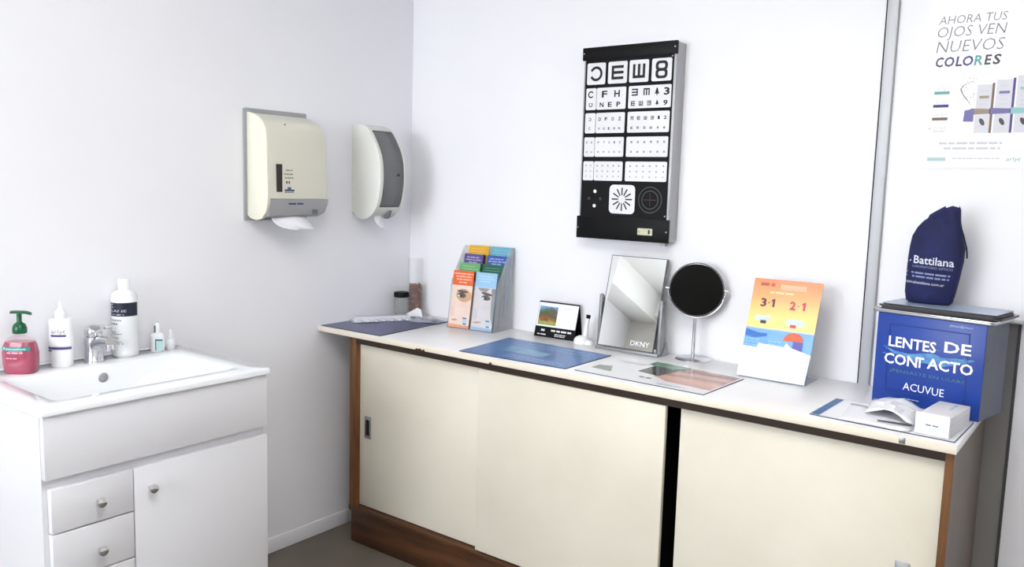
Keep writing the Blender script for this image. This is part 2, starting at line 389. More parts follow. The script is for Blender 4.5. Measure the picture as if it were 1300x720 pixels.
# pink hand soap
sp = thing('soap_bottle', 'clear bottle of pink hand soap with a green pump', 'bottle', (0.064, -1.612, FZ), 40)
PINK = mat('pink_soap', (156, 28, 66), 0.14, var=0.12, scale=9, coat=0.5)
MB().lathe([(0.040, 0), (0.0435, 0.004), (0.046, 0.03), (0.047, 0.055), (0.043, 0.078), (0.038, 0.089)], n=32, sy=0.62, p=2.6).build('liquid', PINK, sp, smooth=60)
MB().lathe([(0.0405, -0.0), (0.0442, 0.003), (0.0468, 0.03), (0.0478, 0.056), (0.0445, 0.080), (0.036, 0.097), (0.020, 0.104), (0.012, 0.107), (0.012, 0.115)], n=32, sy=0.64, p=2.6).build('bottle', mat('clear_pink_plastic', (238, 190, 208), 0.06, alpha=0.12, var=0.02), sp, smooth=60)
PGREEN = mat('green_plastic', (12, 88, 52), 0.3, var=0.08, scale=12)
MB().lathe([(0.0175, 0.112), (0.0185, 0.116), (0.0185, 0.126), (0.015, 0.137), (0.008, 0.142), (0.0065, 0.145), (0.0065, 0.166)], n=24).build('pump_collar', PGREEN, sp, smooth=45)
pp = MB(); pp.rings([[(x, yy*wd, z+zz*0.0045) for yy, zz in ((-1, -0.6), (0, -1), (1, -0.6), (1, 0.6), (0, 1), (-1, 0.6))] for x, z, wd in ((-0.022, 0.170, 0.006), (-0.012, 0.171, 0.012), (0.006, 0.171, 0.012), (0.020, 0.1705, 0.008), (0.032, 0.167, 0.005))])
pp.build('pump_head', PGREEN, sp, smooth=45)
TEALB = mat('teal_label', (44, 142, 140), 0.4, var=0.1, scale=20)
def band(r, ry, z0, z1, a0, a1, n=16):
    q = MB()
    for i in range(n):
        p = [R(a0+(a1-a0)*k/n) for k in (i, i+1)]
        q.quad([(r*math.sin(p[0]), -ry*math.cos(p[0]), z0), (r*math.sin(p[1]), -ry*math.cos(p[1]), z0), (r*math.sin(p[1]), -ry*math.cos(p[1]), z1), (r*math.sin(p[0]), -ry*math.cos(p[0]), z1)])
    return q
sl = band(0.0525, 0.0322, 0.067, 0.078, -46, 46).build('label', TEALB, sp, smooth=60)
fit('Palmolive', -0.034, 0.030, 0.0695, 0.006, WHITEINK, sl, -0.0, wrap=wrapper(0.053, 0.0326))
q = MB(); words(q, -0.022, 0.022, 0.059, 0.004, 0, 3); words(q, -0.025, 0.01, 0.044, 0.003, 0, 4)
q.v = [tuple(wrapper(0.053, 0.0326)(Vector(v))) for v in q.v]; q.build('fine_print', mat('pink_ink', (236, 170, 190), 0.5, var=0.05), sp)
# white bottle with purple bands
ar = thing('lotion_bottle', 'white oval bottle with purple bands and a nozzle cap beside the faucet', 'bottle', (0.062, -1.500, FZ), 43)
MB().lathe([(0.026, 0), (0.029, 0.004), (0.0305, 0.03), (0.032, 0.06), (0.032, 0.134), (0.030, 0.139), (0.012, 0.141)], n=32, sy=0.72, p=2.4).build('body', WPLAS, ar, smooth=50)
MB().lathe([(0.0155, 0.139), (0.0155, 0.158), (0.013, 0.163), (0.006, 0.17), (0.0045, 0.188), (0.003, 0.190)], n=20).build('nozzle_cap', WPLAS, ar, smooth=45)
wr = wrapper(0.0365, 0.0247)
fit('arlyt', -0.019, 0.021, 0.100, 0.012, GREYINK, ar, 0, wrap=wr)
for z0, z1, a0, a1, mt in ((0.090, 0.096, -34, 36, PURPLEINK), (0.053, 0.060, -62, 62, PURPLEINK), (0.047, 0.051, -62, -32, NAVYINK), (0.060, 0.0625, -20, 62, PALEINK)):
    band(0.0362, 0.0246, z0, z1, a0, a1).build('label_band', mt, ar, smooth=60)
# tall bottle with dark label
tb = thing('tall_bottle', 'tall white bottle with a dark blue label behind the faucet', 'bottle', (0.046, -1.302, FZ), 40)
MB().lathe([(0.034, 0), (0.0375, 0.004), (0.038, 0.01), (0.038, 0.178), (0.0365, 0.190), (0.030, 0.199), (0.019, 0.203)], n=36).build('body', mat('milky_plastic', (226, 228, 231), 0.35, var=0.02, scale=6), tb, smooth=50)
MB().lathe([(0.0175, 0.202), (0.0175, 0.236), (0.0165, 0.240), (0.0, 0.240)], n=24, cap1=False).build('cap', WPLAS, tb, smooth=45)
MB().lathe([(0.03825, 0.168), (0.03825, 0.178), (0.0370, 0.1900), (0.0305, 0.1995), (0.0175, 0.2065)], n=36, cap0=False).build('shoulder', WPLAS, tb, smooth=50)
wr = wrapper(0.0385)
lb = band(0.0383, 0.0383, 0.128, 0.170, -88, 88, 28).build('label', mat('dark_navy_label', (26, 30, 48), 0.4, var=0.1, scale=14), tb, smooth=60)
fit('ILANE', -0.036, 0.02, 0.1415, 0.0075, mat('silver_ink', (190, 192, 202), 0.5, var=0.05), lb, 0, wrap=wr)
q = MB().ring(-0.028, 0.160, 0.004, 0.006, 0, 40, 330, 16); q.v = [tuple(wr(Vector(v))) for v in q.v]; q.build('logo', MATS['silver_ink'], lb)
q = MB(); words(q, -0.034, 0.012, 0.132, 0.003, 0, 9)
q.v = [tuple(wr(Vector(v))) for v in q.v]; q.build('fine_print', MATS['silver_ink'], lb)
fit('LOCION', -0.036, 0.004, 0.113, 0.006, INK, tb, 0, wrap=wr, bold=0.02); fit('PURA', -0.036, -0.006, 0.102, 0.006, INK, tb, 0, wrap=wr, bold=0.02)
q = MB()
for k, (z, x1, h_) in enumerate(((0.089, -0.008, 0.004), (0.078, -0.012, 0.0022), (0.072, 0.006, 0.0022), (0.060, -0.004, 0.002), (0.048, 0.004, 0.002), (0.042, 0.012, 0.0028))): words(q, -0.036, x1, z, h_, 0, 20+k)
q.v = [tuple(wr(Vector(v))) for v in q.v]; q.build('fine_print', GREYINK, tb)
# two small dropper bottles
db = thing('dropper_bottle', 'small white dropper bottle with a teal label beside the tall bottle', 'bottle', (0.052, -1.201, FZ), 42)
MB().lathe([(0.019, 0), (0.021, 0.003), (0.021, 0.048), (0.018, 0.056), (0.009, 0.060)], n=24, sy=0.8, p=2.4).build('body', WPLAS, db, smooth=50)
MB().lathe([(0.0095, 0.058), (0.010, 0.061), (0.0085, 0.090), (0.007, 0.094), (0, 0.0945)], n=20, cap1=False).build('cap', WPLAS, db, smooth=50)
band(0.0102, 0.0102, 0.062, 0.084, -50, -5).build('cap_stripe', GREYINK, db)
lb = MB().box(0.0, 0.023, -0.0205, -0.0195, 0.006, 0.042).build('label', mat('pale_teal_label', (176, 208, 208), 0.4, var=0.05, scale=20), db)
q = MB(); q.rect(0.0, 0.003, 0.006, 0.042, -0.0208); q.rect(0.003, 0.023, 0.037, 0.042, -0.0208); q.build('label_border', mat('dark_teal_ink', (40, 92, 98), 0.5, var=0.05), lb)
ty = thing('dropper_bottle', 'tiny white dropper bottle with pointed cap nearest the room corner', 'bottle', (0.045, -1.152, FZ), 42)
MB().lathe([(0.0125, 0), (0.0135, 0.003), (0.0135, 0.024), (0.011, 0.030), (0.007, 0.033)], n=20).build('body', WPLAS, ty, smooth=50)
MB().lathe([(0.009, 0.032), (0.0095, 0.036), (0.006, 0.052), (0.0035, 0.064), (0.0, 0.066)], n=18, cap1=False).build('cap', WPLAS, ty, smooth=50)

# ================================================================== dispensers on the left wall (local front = -Y)
tw = thing('towel_dispenser', 'cream paper towel dispenser with grey lower band on the left wall', 'dispenser', (0.0, -0.695, 1.265), 90)
MB().prism(rrect(-0.146, 0.125, 0.0, 0.392, 0.006), 'y', -0.008, 0.0).build('back_plate', GREYP, tw, bevel=0.001)
W0, W1 = -0.135, 0.135
side = [(-0.008, 0.018), (-0.026, 0.008), (-0.057, 0.003), (-0.089, 0.010), (-0.112, 0.034), (-0.122, 0.070), (-0.124, 0.10), (-0.119, 0.285), (-0.113, 0.322), (-0.098, 0.343), (-0.075, 0.360), (-0.035, 0.374), (-0.008, 0.379)]
cover_prof = [(-0.008, 0.080), (-0.123, 0.080), (-0.124, 0.10), (-0.119, 0.285), (-0.113, 0.318), (-0.094, 0.342), (-0.07, 0.356), (-0.035, 0.370), (-0.008, 0.376)]
def inset(pr, cx, cz, d):
    out = []
    for y, z in pr:
        out.append((y+ (d if y < -0.05 else 0), z-(d if z > 0.2 and y > -0.118 else 0)))
    return out
rg = []
for x, d in ((W0+0.012, 0.0), (W1-0.016, 0.0), (W1-0.006, 0.005), (W1, 0.014)):
    rg.append([(x, p[0], p[1]) for p in inset(cover_prof, 0, 0, d)])
MB().rings(rg).build('cover', IVORY, tw, smooth=32)
MB().prism(side, 'x', W0, W0+0.0125).build('side_cheek', IVORY, tw, bevel=0.0015)
lowp = [(-0.008, 0.078), (-0.121, 0.079), (-0.121, 0.045), (-0.113, 0.022), (-0.095, 0.014), (-0.008, 0.02)]
lp = MB()
lp.rings([[(x, y, 0.079-(0.079-z)*k) for y, z in lowp] for x, k in ((W0+0.013, 1.0), (W1-0.03, 0.98), (W1-0.012, 0.86), (W1-0.003, 0.55), (W1-0.001, 0.25))])
lo = lp.build('lower_band', mat('mid_grey_plastic', (158, 158, 160), 0.35, var=0.04, scale=9), tw, smooth=30)
MB().box(0.06, 0.085, -0.1215, -0.1205, 0.026, 0.042).build('grip_recess', mat('dark_grey_plastic', (110, 110, 112), 0.5, var=0.1), lo)
q = MB(); words(q, -0.045, 0.02, 0.0595, 0.006, -0.1216, 5, wmin=5, wmax=6); q.build('lettering', NAVYINK, lo)
MB().prism(rrect(-0.098, -0.0745, 0.104, 0.200, 0.001), 'y', -0.1255, -0.120).build('level_window', mat('dark_window', (52, 50, 46), 0.25, var=0.3, scale=15), tw)
q = MB()
for k, (z, a, b_, h_) in enumerate(((0.178, -0.058, -0.030, 0.004), (0.164, -0.066, -0.022, 0.004), (0.151, -0.062, -0.026, 0.004))): words(q, a, b_, z, h_, -0.1238, 30+k)
q.build('fine_print', mat('olive_ink', (120, 118, 104), 0.6, var=0.05), tw)
q = MB(); words(q, -0.058, -0.030, 0.134, 0.007, -0.1242, 41, wmin=0.5, wmax=1.6); q.build('bold_print', INK, tw)
q = MB(); q.rect(-0.064, -0.022, 0.106, 0.113, -0.1246); q.prism(rrect(-0.052, -0.036, 0.113, 0.121, 0.003), 'y', -0.1248, -0.1246); q.build('emblem', mat('steel_blue_ink', (70, 92, 122), 0.5, var=0.1), tw)
q = MB(); words(q, -0.064, -0.022, 0.101, 0.0025, -0.1246, 6); q.build('emblem_line', MATS['steel_blue_ink'], tw)
MB().disc((-0.045, -0.102, 0.3385), 0.003, 'y', 12).build('lock_hole', INK, tw)
# folded towel hanging out
tn = thing('paper_towel', 'white folded paper towel hanging from the cream dispenser', 'paper towel', (0.0, -0.695, 1.265), 90)
q = MB(); rs = []
for j, (y, z, a, b_) in enumerate(((-0.060, 0.022, -0.075, 0.050), (-0.085, 0.014, -0.095, 0.062), (-0.110, -0.006, -0.100, 0.062), (-0.124, -0.024, -0.075, 0.066), (-0.128, -0.034, -0.010, 0.068))):
    top = [(a+(b_-a)*i/8, y+0.004*math.sin(i*0.9), z+0.012*math.sin(math.pi*i/8)*(1 if j < 3 else 0.4)) for i in range(9)]
    rs.append(top)
fs = []
vs = [p for r in rs for p in r]
for j in range(len(rs)-1):
    for i in range(8): fs.append((j*9+i, j*9+i+1, (j+1)*9+i+1, (j+1)*9+i))
q.add(vs, fs); q.build('sheet', TISSUE, tn, smooth=70, solid=0.004, subsurf=1)
# roll dispenser
rd = thing('roll_dispenser', 'pale toilet roll dispenser with smoked grey window near the room corner', 'dispenser', (0.0, -0.262, 1.262), 90)
prof = [(-0.001, 0.376), (-0.04, 0.377), (-0.085, 0.358), (-0.125, 0.305), (-0.152, 0.245), (-0.160, 0.185), (-0.157, 0.125), (-0.140, 0.058), (-0.102, 0.015), (-0.058, 0.0), (-0.03, 0.004), (-0.014, 0.020), (-0.001, 0.02)]
def smooth_open(pr, n=4):
    out = []
    for i in range(len(pr)-1):
        p0, p1, p2, p3 = pr[max(i-1, 0)], pr[i], pr[i+1], pr[min(i+2, len(pr)-1)]
        for k in range(n):
            t = k/n
            out.append(tuple(0.5*((2*p1[a])+(-p0[a]+p2[a])*t+(2*p0[a]-5*p1[a]+4*p2[a]-p3[a])*t*t+(-p0[a]+3*p1[a]-3*p2[a]+p3[a])*t**3) for a in (0, 1)))
    return out+[pr[-1]]
prof = smooth_open(prof)
xl, xr = -0.076, 0.066
def scaled(k, dz=0): return [(y*k, 0.188+(z-0.188)*(0.3+0.7*k)+dz) for y, z in prof]
MB().rings([[(x, y, z) for y, z in scaled(k)] for x, k in ((xl, 0.93), (xl+0.006, 0.985), (xl+0.016, 1.0), (xl+0.022, 0.985))]).build('side_shell', IVORY2, rd, smooth=40)
MB().rings([[(x, y, z) for y, z in scaled(k)] for x, k in ((xr-0.006, 0.98), (xr, 0.98), (xr+0.004, 0.96), (xr+0.006, 0.93))]).build('side_shell', IVORY2, rd, smooth=40)
win_p = [(y*0.955, 0.188+(z-0.188)*0.955) for y, z in prof if 0.035 < z < 0.362 and y < -0.07]
q = MB()
for i in range(len(win_p)-1):
    a, b_ = win_p[i], win_p[i+1]
    q.quad([(xl+0.018, a[0], a[1]), (xr-0.006, a[0], a[1]), (xr-0.006, b_[0], b_[1]), (xl+0.018, b_[0], b_[1])])
wn = q.build('smoked_window', SMOKE, rd, smooth=80, solid=0.003, weld=True)
em = MB(); em.rect(0.014, 0.034, 0.176, 0.181, -0.1595); em.prism(rrect(0.020, 0.028, 0.181, 0.187, 0.002), 'y', -0.1597, -0.1595); em.build('emblem', INK, wn)
top_p = [(-0.001, 0.374), (-0.04, 0.375), (-0.083, 0.353), (-0.075, 0.345), (-0.035, 0.362), (-0.001, 0.362)]
MB().prism(top_p, 'x', xl+0.018, xr-0.008).build('top_shell', IVORY2, rd, smooth=35)
MB().prism([(-0.001, 0.02), (-0.001, 0.040), (-0.132, 0.052), (-0.118, 0.030), (-0.09, 0.016), (-0.03, 0.008)], 'x', xl+0.018, xr-0.008).build('bottom_tray', IVORY2, rd, smooth=35)
MB().box(xl+0.002, xr+0.004, -0.006, 0, 0.02, 0.372).build('back_plate', IVORY2, rd)
nz = MB().prism([(-0.120, 0.034), (-0.128, 0.040), (-0.118, 0.010), (-0.104, 0.004), (-0.094, 0.014)], 'x', 0.005, 0.024); nz.build('tear_lug', mat('dark_grey_plastic', (110, 110, 112)), rd, bevel=0.002)
tr_ = thing('toilet_roll', 'white paper roll inside the smoked roll dispenser with its end hanging', 'paper roll', (0.0, -0.262, 1.262), 90)
k = MB(); k.lathe([(0.018, -0.045), (0.052, -0.045), (0.052, 0.045), (0.018, 0.045)], n=28)
k.v = [(-0.008+v[2], -0.062+v[0], 0.112+v[1]) for v in k.v]; k.build('roll', TISSUE, tr_, smooth=40)
q = MB(); vs = []
for j, (y, z) in enumerate(((-0.090, 0.07), (-0.094, 0.025), (-0.098, -0.008), (-0.104, -0.030))):
    for i in range(5): vs.append((-0.055+0.010*j*0.8+0.048*i/4-(0.004*j if i == 4 else 0), y+0.003*math.sin(i*1.7+j), z-(0.010*(i/4) if j == 3 else 0)+(0.012 if (j == 3 and i == 0) else 0)))
q.add(vs, [(j*5+i, j*5+i+1, j*5+i+6, j*5+i+5) for j in range(3) for i in range(4)])
q.build('hanging_end', TISSUE, tr_, smooth=70, solid=0.0015, subsurf=1)

# ================================================================== eye chart on the back wall
ch = thing('eye_chart', 'black illuminated eye test chart box with white optotype cards on the back wall', 'eye chart', (1.08, 0, 1.235))
OX = 1.08; OZ = 1.235
X = lambda x: x-OX
Z = lambda z: z-OZ
MB().box(X(0.904), X(1.2605), -0.066, 0, 0.004, Z(1.899)).build('metal_case', mat('case_metal', (172, 172, 176), 0.45, 0.3, var=0.1, scale=30, stretch=(1, 1, 0.1)), ch, bevel=0.0015)
MB().box(X(0.911), X(1.2515), -0.0685, -0.066, Z(1.30), Z(1.87)).build('front_panel', BLACK, ch)
def screw(par, x, z, y=-0.072):
    k = MB(); k.lathe([(0.0026, -0.0005), (0.0026, 0.0008), (0.0012, 0.0013)], n=10)
    k.v = [(x+v[0], y-v[2], z+v[1]) for v in k.v]; return k.build('screw', STEEL, par, smooth=40)
def bandbox(name, z0, z1, zs):
    o = MB().box(X(0.8985), X(1.2625), -0.072, -0.060, Z(z0), Z(z1)).build(name, BLACK, ch, bevel=0.001)
    for x in (0.9045, 1.2555): screw(o, X(x), Z(zs))
    return o
bandbox('top_band', 1.858, 1.901, 1.881)
bo = bandbox('bottom_band', 1.235, 1.313, 1.272)
for x in (1.246,): screw(ch, X(x), Z(1.325), -0.0685); screw(ch, X(x), Z(1.852), -0.0685)
pl = MB().prism(rrect(X(1.148), X(1.204), Z(1.258), Z(1.281), 0.002), 'y', -0.0735, -0.072).build('power_plate', mat('plate_cream', (206, 204, 176), 0.4, var=0.1, scale=40), bo)
q = MB().box(X(1.189), X(1.195), -0.0745, -0.0735, Z(1.262), Z(1.277)); q.build('switch', INK, pl)
q = MB(); q.disc((X(1.1535), -0.0738, Z(1.2695)), 0.0035, 'y', 12); q.disc((X(1.199), -0.0738, Z(1.2695)), 0.003, 'y', 12); q.build('plate_screw', STEEL, pl)
MB().box(X(0.975), X(0.985), -0.03, -0.02, Z(1.899), Z(1.906)).build('hanging_tab', STEEL, ch)
MB().box(X(1.215), X(1.235), -0.035, -0.02, -0.012, 0.004).build('lower_bracket', STEEL, ch)
CY = -0.0692
def card(x0, x1, z0, z1, r=0.005):
    return MB().prism(rrect(X(x0), X(x1), Z(z0), Z(z1), r), 'y', CY-0.0008, -0.0684).build('card', CARD, ch)
YC = CY-0.0013
def glyph(s, cx, z, h, par, wd=None, bold=0.02, mt=None):
    wd = wd or h*0.9
    return fit(s, X(cx)-wd/2, X(cx)+wd/2, Z(z), h, mt or INK, par, YC, bold=bold, name='optotype')
def snellen(mb, cx, cz, s, d):
    """five-by-five tumbling E"""
    u = s/5; base = [(-s/2, -s/2+u, -s/2, s/2)]+[(-s/2+u, s/2, -s/2+2*u*k, -s/2+2*u*k+u) for k in range(3)]
    for a, b_, c_, d_ in base:
        pts = [(a, c_), (b_, c_), (b_, d_), (a, d_)]
        rot = {'r': 0, 'u': 90, 'l': 180, 'd': 270}[d]; ca, sa = round(math.cos(R(rot))), round(math.sin(R(rot)))
        mb.quad([(X(cx)+p*ca-q_*sa, YC, Z(cz)+p*sa+q_*ca) for p, q_ in pts])
    return mb
# row 1
rows1 = [(0.919, 0.993), (1.004, 1.079), (1.0875, 1.161), (1.1725, 1.246)]
cs = [card(a, b_, 1.773, 1.847, 0.006) for a, b_ in rows1]
MB().ring(X(0.956), Z(1.81), 0.0165, 0.0255, YC, -155, 155, 30).build('optotype', INK, cs[0])
snellen(MB(), 1.0415, 1.81, 0.047, 'r').build('optotype', INK, cs[1])
snellen(MB(), 1.1245, 1.81, 0.047, 'u').build('optotype', INK, cs[2])
q = MB(); q.v = []; 
for cz, in ((1.8225,), (1.7975,)):
    o_ = rrect(X(1.187), X(1.2315), Z(cz)-0.0165, Z(cz)+0.0165, 0.0135, 5); i_ = rrect(X(1.197), X(1.2215), Z(cz)-0.0075, Z(cz)+0.0075, 0.0065, 5)
    n = len(o_); q.add([(p[0], YC-0.0001*(cz > 1.81), p[1]) for p in o_]+[(p[0], YC-0.0001*(cz > 1.81), p[1]) for p in i_], [(k, (k+1) % n, n+(k+1) % n, n+k) for k in range(n)])
q.build('optotype', INK, cs[3])
# row 2
c2a = card(0.918, 0.9595, 1.686, 1.761); c2b = card(0.9615, 1.078, 1.686, 1.761); c2c = card(1.088, 1.248, 1.686, 1.761)
MB().ring(X(0.938), Z(1.739), 0.0075, 0.0120, YC, 35, 325, 22).build('optotype', INK, c2a)
MB().ring(X(0.938), Z(1.704), 0.0050, 0.0080, YC, 115, 425, 20).build('optotype', INK, c2a)
for s_, cx in (('F', 0.993), ('H', 1.043)): glyph(s_, cx, 1.728, 0.023, c2b, 0.022, 0.03)
for s_, cx in (('N', 0.983), ('E', 1.016), ('P', 1.05)): glyph(s_, cx, 1.695, 0.0165, c2b, 0.0155, 0.03)
q = MB(); snellen(q, 1.112, 1.740, 0.0235, 'l'); snellen(q, 1.157, 1.740, 0.0235, 'd')
def tree(mb, cx, z, h):
    w_ = h*0.8
    for k in range(3):
        zz = z+h*(0.2+0.24*k); ww = w_*(1-0.28*k)/2
        mb.quad([(X(cx)-ww, YC, Z(zz)), (X(cx)+ww, YC, Z(zz)), (X(cx), YC, Z(zz+h*0.36))])
    mb.rect(X(cx)-h*0.07, X(cx)+h*0.07, Z(z), Z(z+h*0.22), YC)
tree(q, 1.196, 1.727, 0.026)
snellen(q, 1.107, 1.7025, 0.0155, 'r'); snellen(q, 1.137, 1.7025, 0.0155, 'u'); snellen(q, 1.168, 1.7025, 0.0155, 'l'); tree(q, 1.198, 1.694, 0.018)
q.build('optotype', INK, c2c)
glyph('3', 1.232, 1.728, 0.024, c2c, 0.021, 0.03); glyph('9', 1.229, 1.694, 0.0165, c2c, 0.016, 0.03)
# row 3
c3a = card(0.9175, 0.9595, 1.605, 1.675); c3b = card(0.9615, 1.077, 1.605, 1.675); c3c = card(1.088, 1.246, 1.605, 1.675)
MB().ring(X(0.937), Z(1.653), 0.0035, 0.0058, YC, -145, 145, 16).build('optotype', INK, c3a)
MB().ring(X(0.937), Z(1.622), 0.0028, 0.0045, YC, 35, 325, 16).build('optotype', INK, c3a)
for s_, cx in zip('DFOZ', (0.978, 1.003, 1.030, 1.057)): glyph(s_, cx, 1.648, 0.0115, c3b, 0.0105, 0.03)
for s_, cx in zip('VUEHN', (0.976, 0.996, 1.016, 1.037, 1.057)): glyph(s_, cx, 1.617, 0.008, c3b, 0.0075, 0.03)
q = MB()
for d_, cx in (('d', 1.106), ('r', 1.131), ('u', 1.157), ('l', 1.182)): snellen(q, cx, 1.6535, 0.0115, d_)
for d_, cx in (('r', 1.105), ('d', 1.129), ('l', 1.154), ('u', 1.179)): snellen(q, cx, 1.621, 0.008, d_)
tree(q, 1.205, 1.616, 0.010)
q.build('optotype', INK, c3c)
glyph('1', 1.207, 1.648, 0.0115, c3c, 0.007, 0.03); glyph('2', 1.231, 1.648, 0.0115, c3c, 0.010, 0.03); glyph('6', 1.229, 1.617, 0.008, c3c, 0.0075, 0.03)
# rows 4 and 5: small signs
def small(par, cols, z, h, letters=None, seed=1):
    rnd = random.Random(seed); q = MB()
    for i, cx in enumerate(cols):
        snellen(q, cx, z, h, rnd.choice('rlud'))
    q.build('optotype', INK, par)
c4a = card(0.917, 0.9595, 1.523, 1.591); c4b = card(0.9615, 1.077, 1.523, 1.591); c4c = card(1.0875, 1.2455, 1.523, 1.591)
c5a = card(0.917, 0.9595, 1.440, 1.507); c5b = card(0.9615, 1.0765, 1.440, 1.507); c5c = card(1.0875, 1.2455, 1.440, 1.507)
for k, (z, h_) in enumerate(((1.573, 0.0072), (1.540, 0.0062))):
    q = MB()
    for cx in (0.929, 0.948): q.ring(X(cx), Z(z), h_*0.28, h_*0.52, YC, 35+90*k, 325+90*k, 12)
    q.build('optotype', INK, c4a)
    for s_, cx in zip(('PTCEZ', 'HFOND')[k], (0.976, 0.999, 1.020, 1.041, 1.062)): glyph(s_, cx, z-h_/2, h_, c4b, h_*0.9, 0.03)
    small(c4c, (1.107, 1.132, 1.157, 1.182, 1.208, 1.232), z, h_, seed=3+k)
for k, (z, h_) in enumerate(((1.492, 0.0055), (1.473, 0.0048), (1.455, 0.0042))):
    q = MB()
    for cx in (0.929, 0.948): q.ring(X(cx), Z(z), h_*0.2, h_*0.5, YC, 35+90*k, 325+90*k, 10)
    q.build('optotype', INK, c5a)
    small(c5b, (0.975, 0.996, 1.018, 1.040, 1.062), z, h_, seed=13+k)
    small(c5c, (1.107, 1.132, 1.157, 1.182, 1.207, 1.233), z, h_, seed=23+k)
# bottom signs
st = card(1.029, 1.130, 1.327, 1.427, 0.016)
q = MB(); cx, cz = X(1.0795), Z(1.377)
for k in range(12):
    a = R(30*k); ca, sa = math.cos(a), math.sin(a)
    for r0, r1, w0, w1 in ((0.014, 0.040, 0.0022, 0.0026),):
        q.quad([(cx+r0*ca-w0*sa, YC, cz+r0*sa+w0*ca), (cx+r1*ca-w1*sa, YC, cz+r1*sa+w1*ca), (cx+r1*ca+w1*sa, YC, cz+r1*sa-w1*ca), (cx+r0*ca+w0*sa, YC, cz+r0*sa-w0*ca)])
q.build('optotype', INK, st)
for (x, z, r, mt) in ((0.969, 1.402, 0.0062, WHITEINK), (0.968, 1.351, 0.0062, WHITEINK), (0.945, 1.376, 0.006, mat('dim_red', (62, 22, 26), 0.4, var=0.1)), (0.992, 1.376, 0.006, mat('dim_grey', (40, 42, 44), 0.4, var=0.1))):
    k = MB().disc((X(x), -0.0692, Z(z)), r, 'y', 20); k.build('test_dot', mt, ch)
q = MB(); q.ring(X(1.188), Z(1.378), 0.0415, 0.0455, -0.0691); q.ring(X(1.188), Z(1.378), 0.0285, 0.0325, -0.0691); q.build('test_circle', mat('dim_line', (52, 54, 54), 0.4, var=0.1), ch)
q = MB(); q.rect(X(1.164), X(1.212), Z(1.3765), Z(1.3795), -0.0693); q.rect(X(1.1868), X(1.1892), Z(1.357), Z(1.399), -0.0694); q.build('test_cross', mat('dim_red', (62, 22, 26)), ch)

# ================================================================== poster
po = thing('poster', 'white lens poster with large grey lettering on the wall right of the aluminium joint', 'poster', (2.0, 0, 1.4975))
MB().box(0.0, 0.42, -0.0022, -0.0005, 0.0, 0.594).build('sheet', mat('poster_paper', (240, 240, 245), 0.45, var=0.01, scale=4), po)
PX = lambda x: x-2.0
PZ = lambda z: z-1.4975
YP = -0.0026
fit('AHORA TUS', PX(2.023), PX(2.188), PZ(1.890), 0.0235, GREYINK, po, YP, shear=0.15, bold=-0.012)
fit('OJOS VEN', PX(2.022), PX(2.189), PZ(1.855), 0.030, GREYINK, po, YP, shear=0.15, bold=-0.014)
fit('NUEVOS', PX(2.022), PX(2.187), PZ(1.8135), 0.0335, GREYINK, po, YP, shear=0.15, bold=-0.014)
cx0 = 2.023
for s_, a, b_, mt in (('C', 2.023, 2.043, mat('slate_ink', (70, 70, 96), 0.5, var=0.1)), ('O', 2.045, 2.070, PURPLEINK), ('L', 2.073, 2.089, mat('slate_ink', (70, 70, 96))), ('O', 2.090, 2.116, PURPLEINK), ('R', 2.118, 2.139, TEALINK), ('E', 2.143, 2.160, mat('dark_grey_ink', (62, 60, 66), 0.5, var=0.1)), ('S', 2.163, 2.182, MATS['dark_grey_ink'])):
    fit(s_, PX(a), PX(b_), PZ(1.7755), 0.0265, mt, po, YP, shear=0.12, bold=0.025)
for k, (z, mt) in enumerate(((1.7, TEALINK), (1.664, NAVYINK), (1.6285, BROWNINK))):
    fit('arlyt', PX(2.030), PX(2.064), PZ(z+0.011), 0.012, PALEINK, po, YP, shear=0.15, bold=-0.01)
    MB().rect(PX(2.026), PX(2.065), PZ(z), PZ(z+0.008), YP).build('colour_bar', mt, po)
fit('arlyt', PX(2.030), PX(2.064), PZ(1.603), 0.012, PALEINK, po, YP, shear=0.15, bold=-0.01)
q = MB(); words(q, PX(2.03), PX(2.062), PZ(1.597), 0.0025, YP, 2); q.disc((PX(2.0215), YP, PZ(1.606)), 0.003, 'y', 12); q.build('fine_print', PALEINK, po)
PKW = mat('pack_white', (206, 206, 214), 0.5, var=0.04, scale=20)
def pack(x0, x1, x2, zt, mt, bar):
    MB().rect(PX(x0), PX(x1), PZ(1.592), PZ(zt), YP).build('printed_pack', PKW, po)
    MB().quad([(PX(x1), YP-0.0001, PZ(1.592)), (PX(x1)+0.006, YP-0.0001, PZ(1.592)), (PX(x1)+0.006, YP-0.0001, PZ(zt+0.004)), (PX(x1), YP-0.0001, PZ(zt+0.003))]).build('pack_spine', mt, po)
    q = MB(); q.rect(PX(x0)+0.007, PX(x1)-0.006, PZ(zt)-0.037, PZ(zt)-0.030, YP-0.0001); q.build('pack_bar', bar, po)
    q = MB(); q.quad([(PX(x0)-0.012, YP-0.0002, PZ(1.642)), (PX(x1), YP-0.0002, PZ(1.644)), (PX(x1), YP-0.0002, PZ(1.656)), (PX(x0)-0.012, YP-0.0002, PZ(1.659))]); q.build('pack_band', bar, po)
    q = MB(); q.ell(PX((x0+x1)/2), PZ(1.622), 0.0055, 0.011, YP-0.0002, 10, 0.5); q.build('pack_eye', MATS['dark_grey_ink'], po)
    q = MB()
    for k in range(5): words(q, PX(x0)+0.008, PX(x1)-0.008, PZ(zt)-0.018-0.012*k-(0.012 if k > 0 else 0), 0.003, YP-0.0001, int(x0*100)+k)
    q.build('fine_print', PALEINK, po)
pack(2.132, 2.168, 2.17, 1.722, BROWNINK, mat('taupe_ink', (146, 130, 114), 0.5, var=0.1))
pack(2.178, 2.216, 2.22, 1.733, PURPLEINK, mat('violet_ink', (112, 106, 164), 0.5, var=0.1))
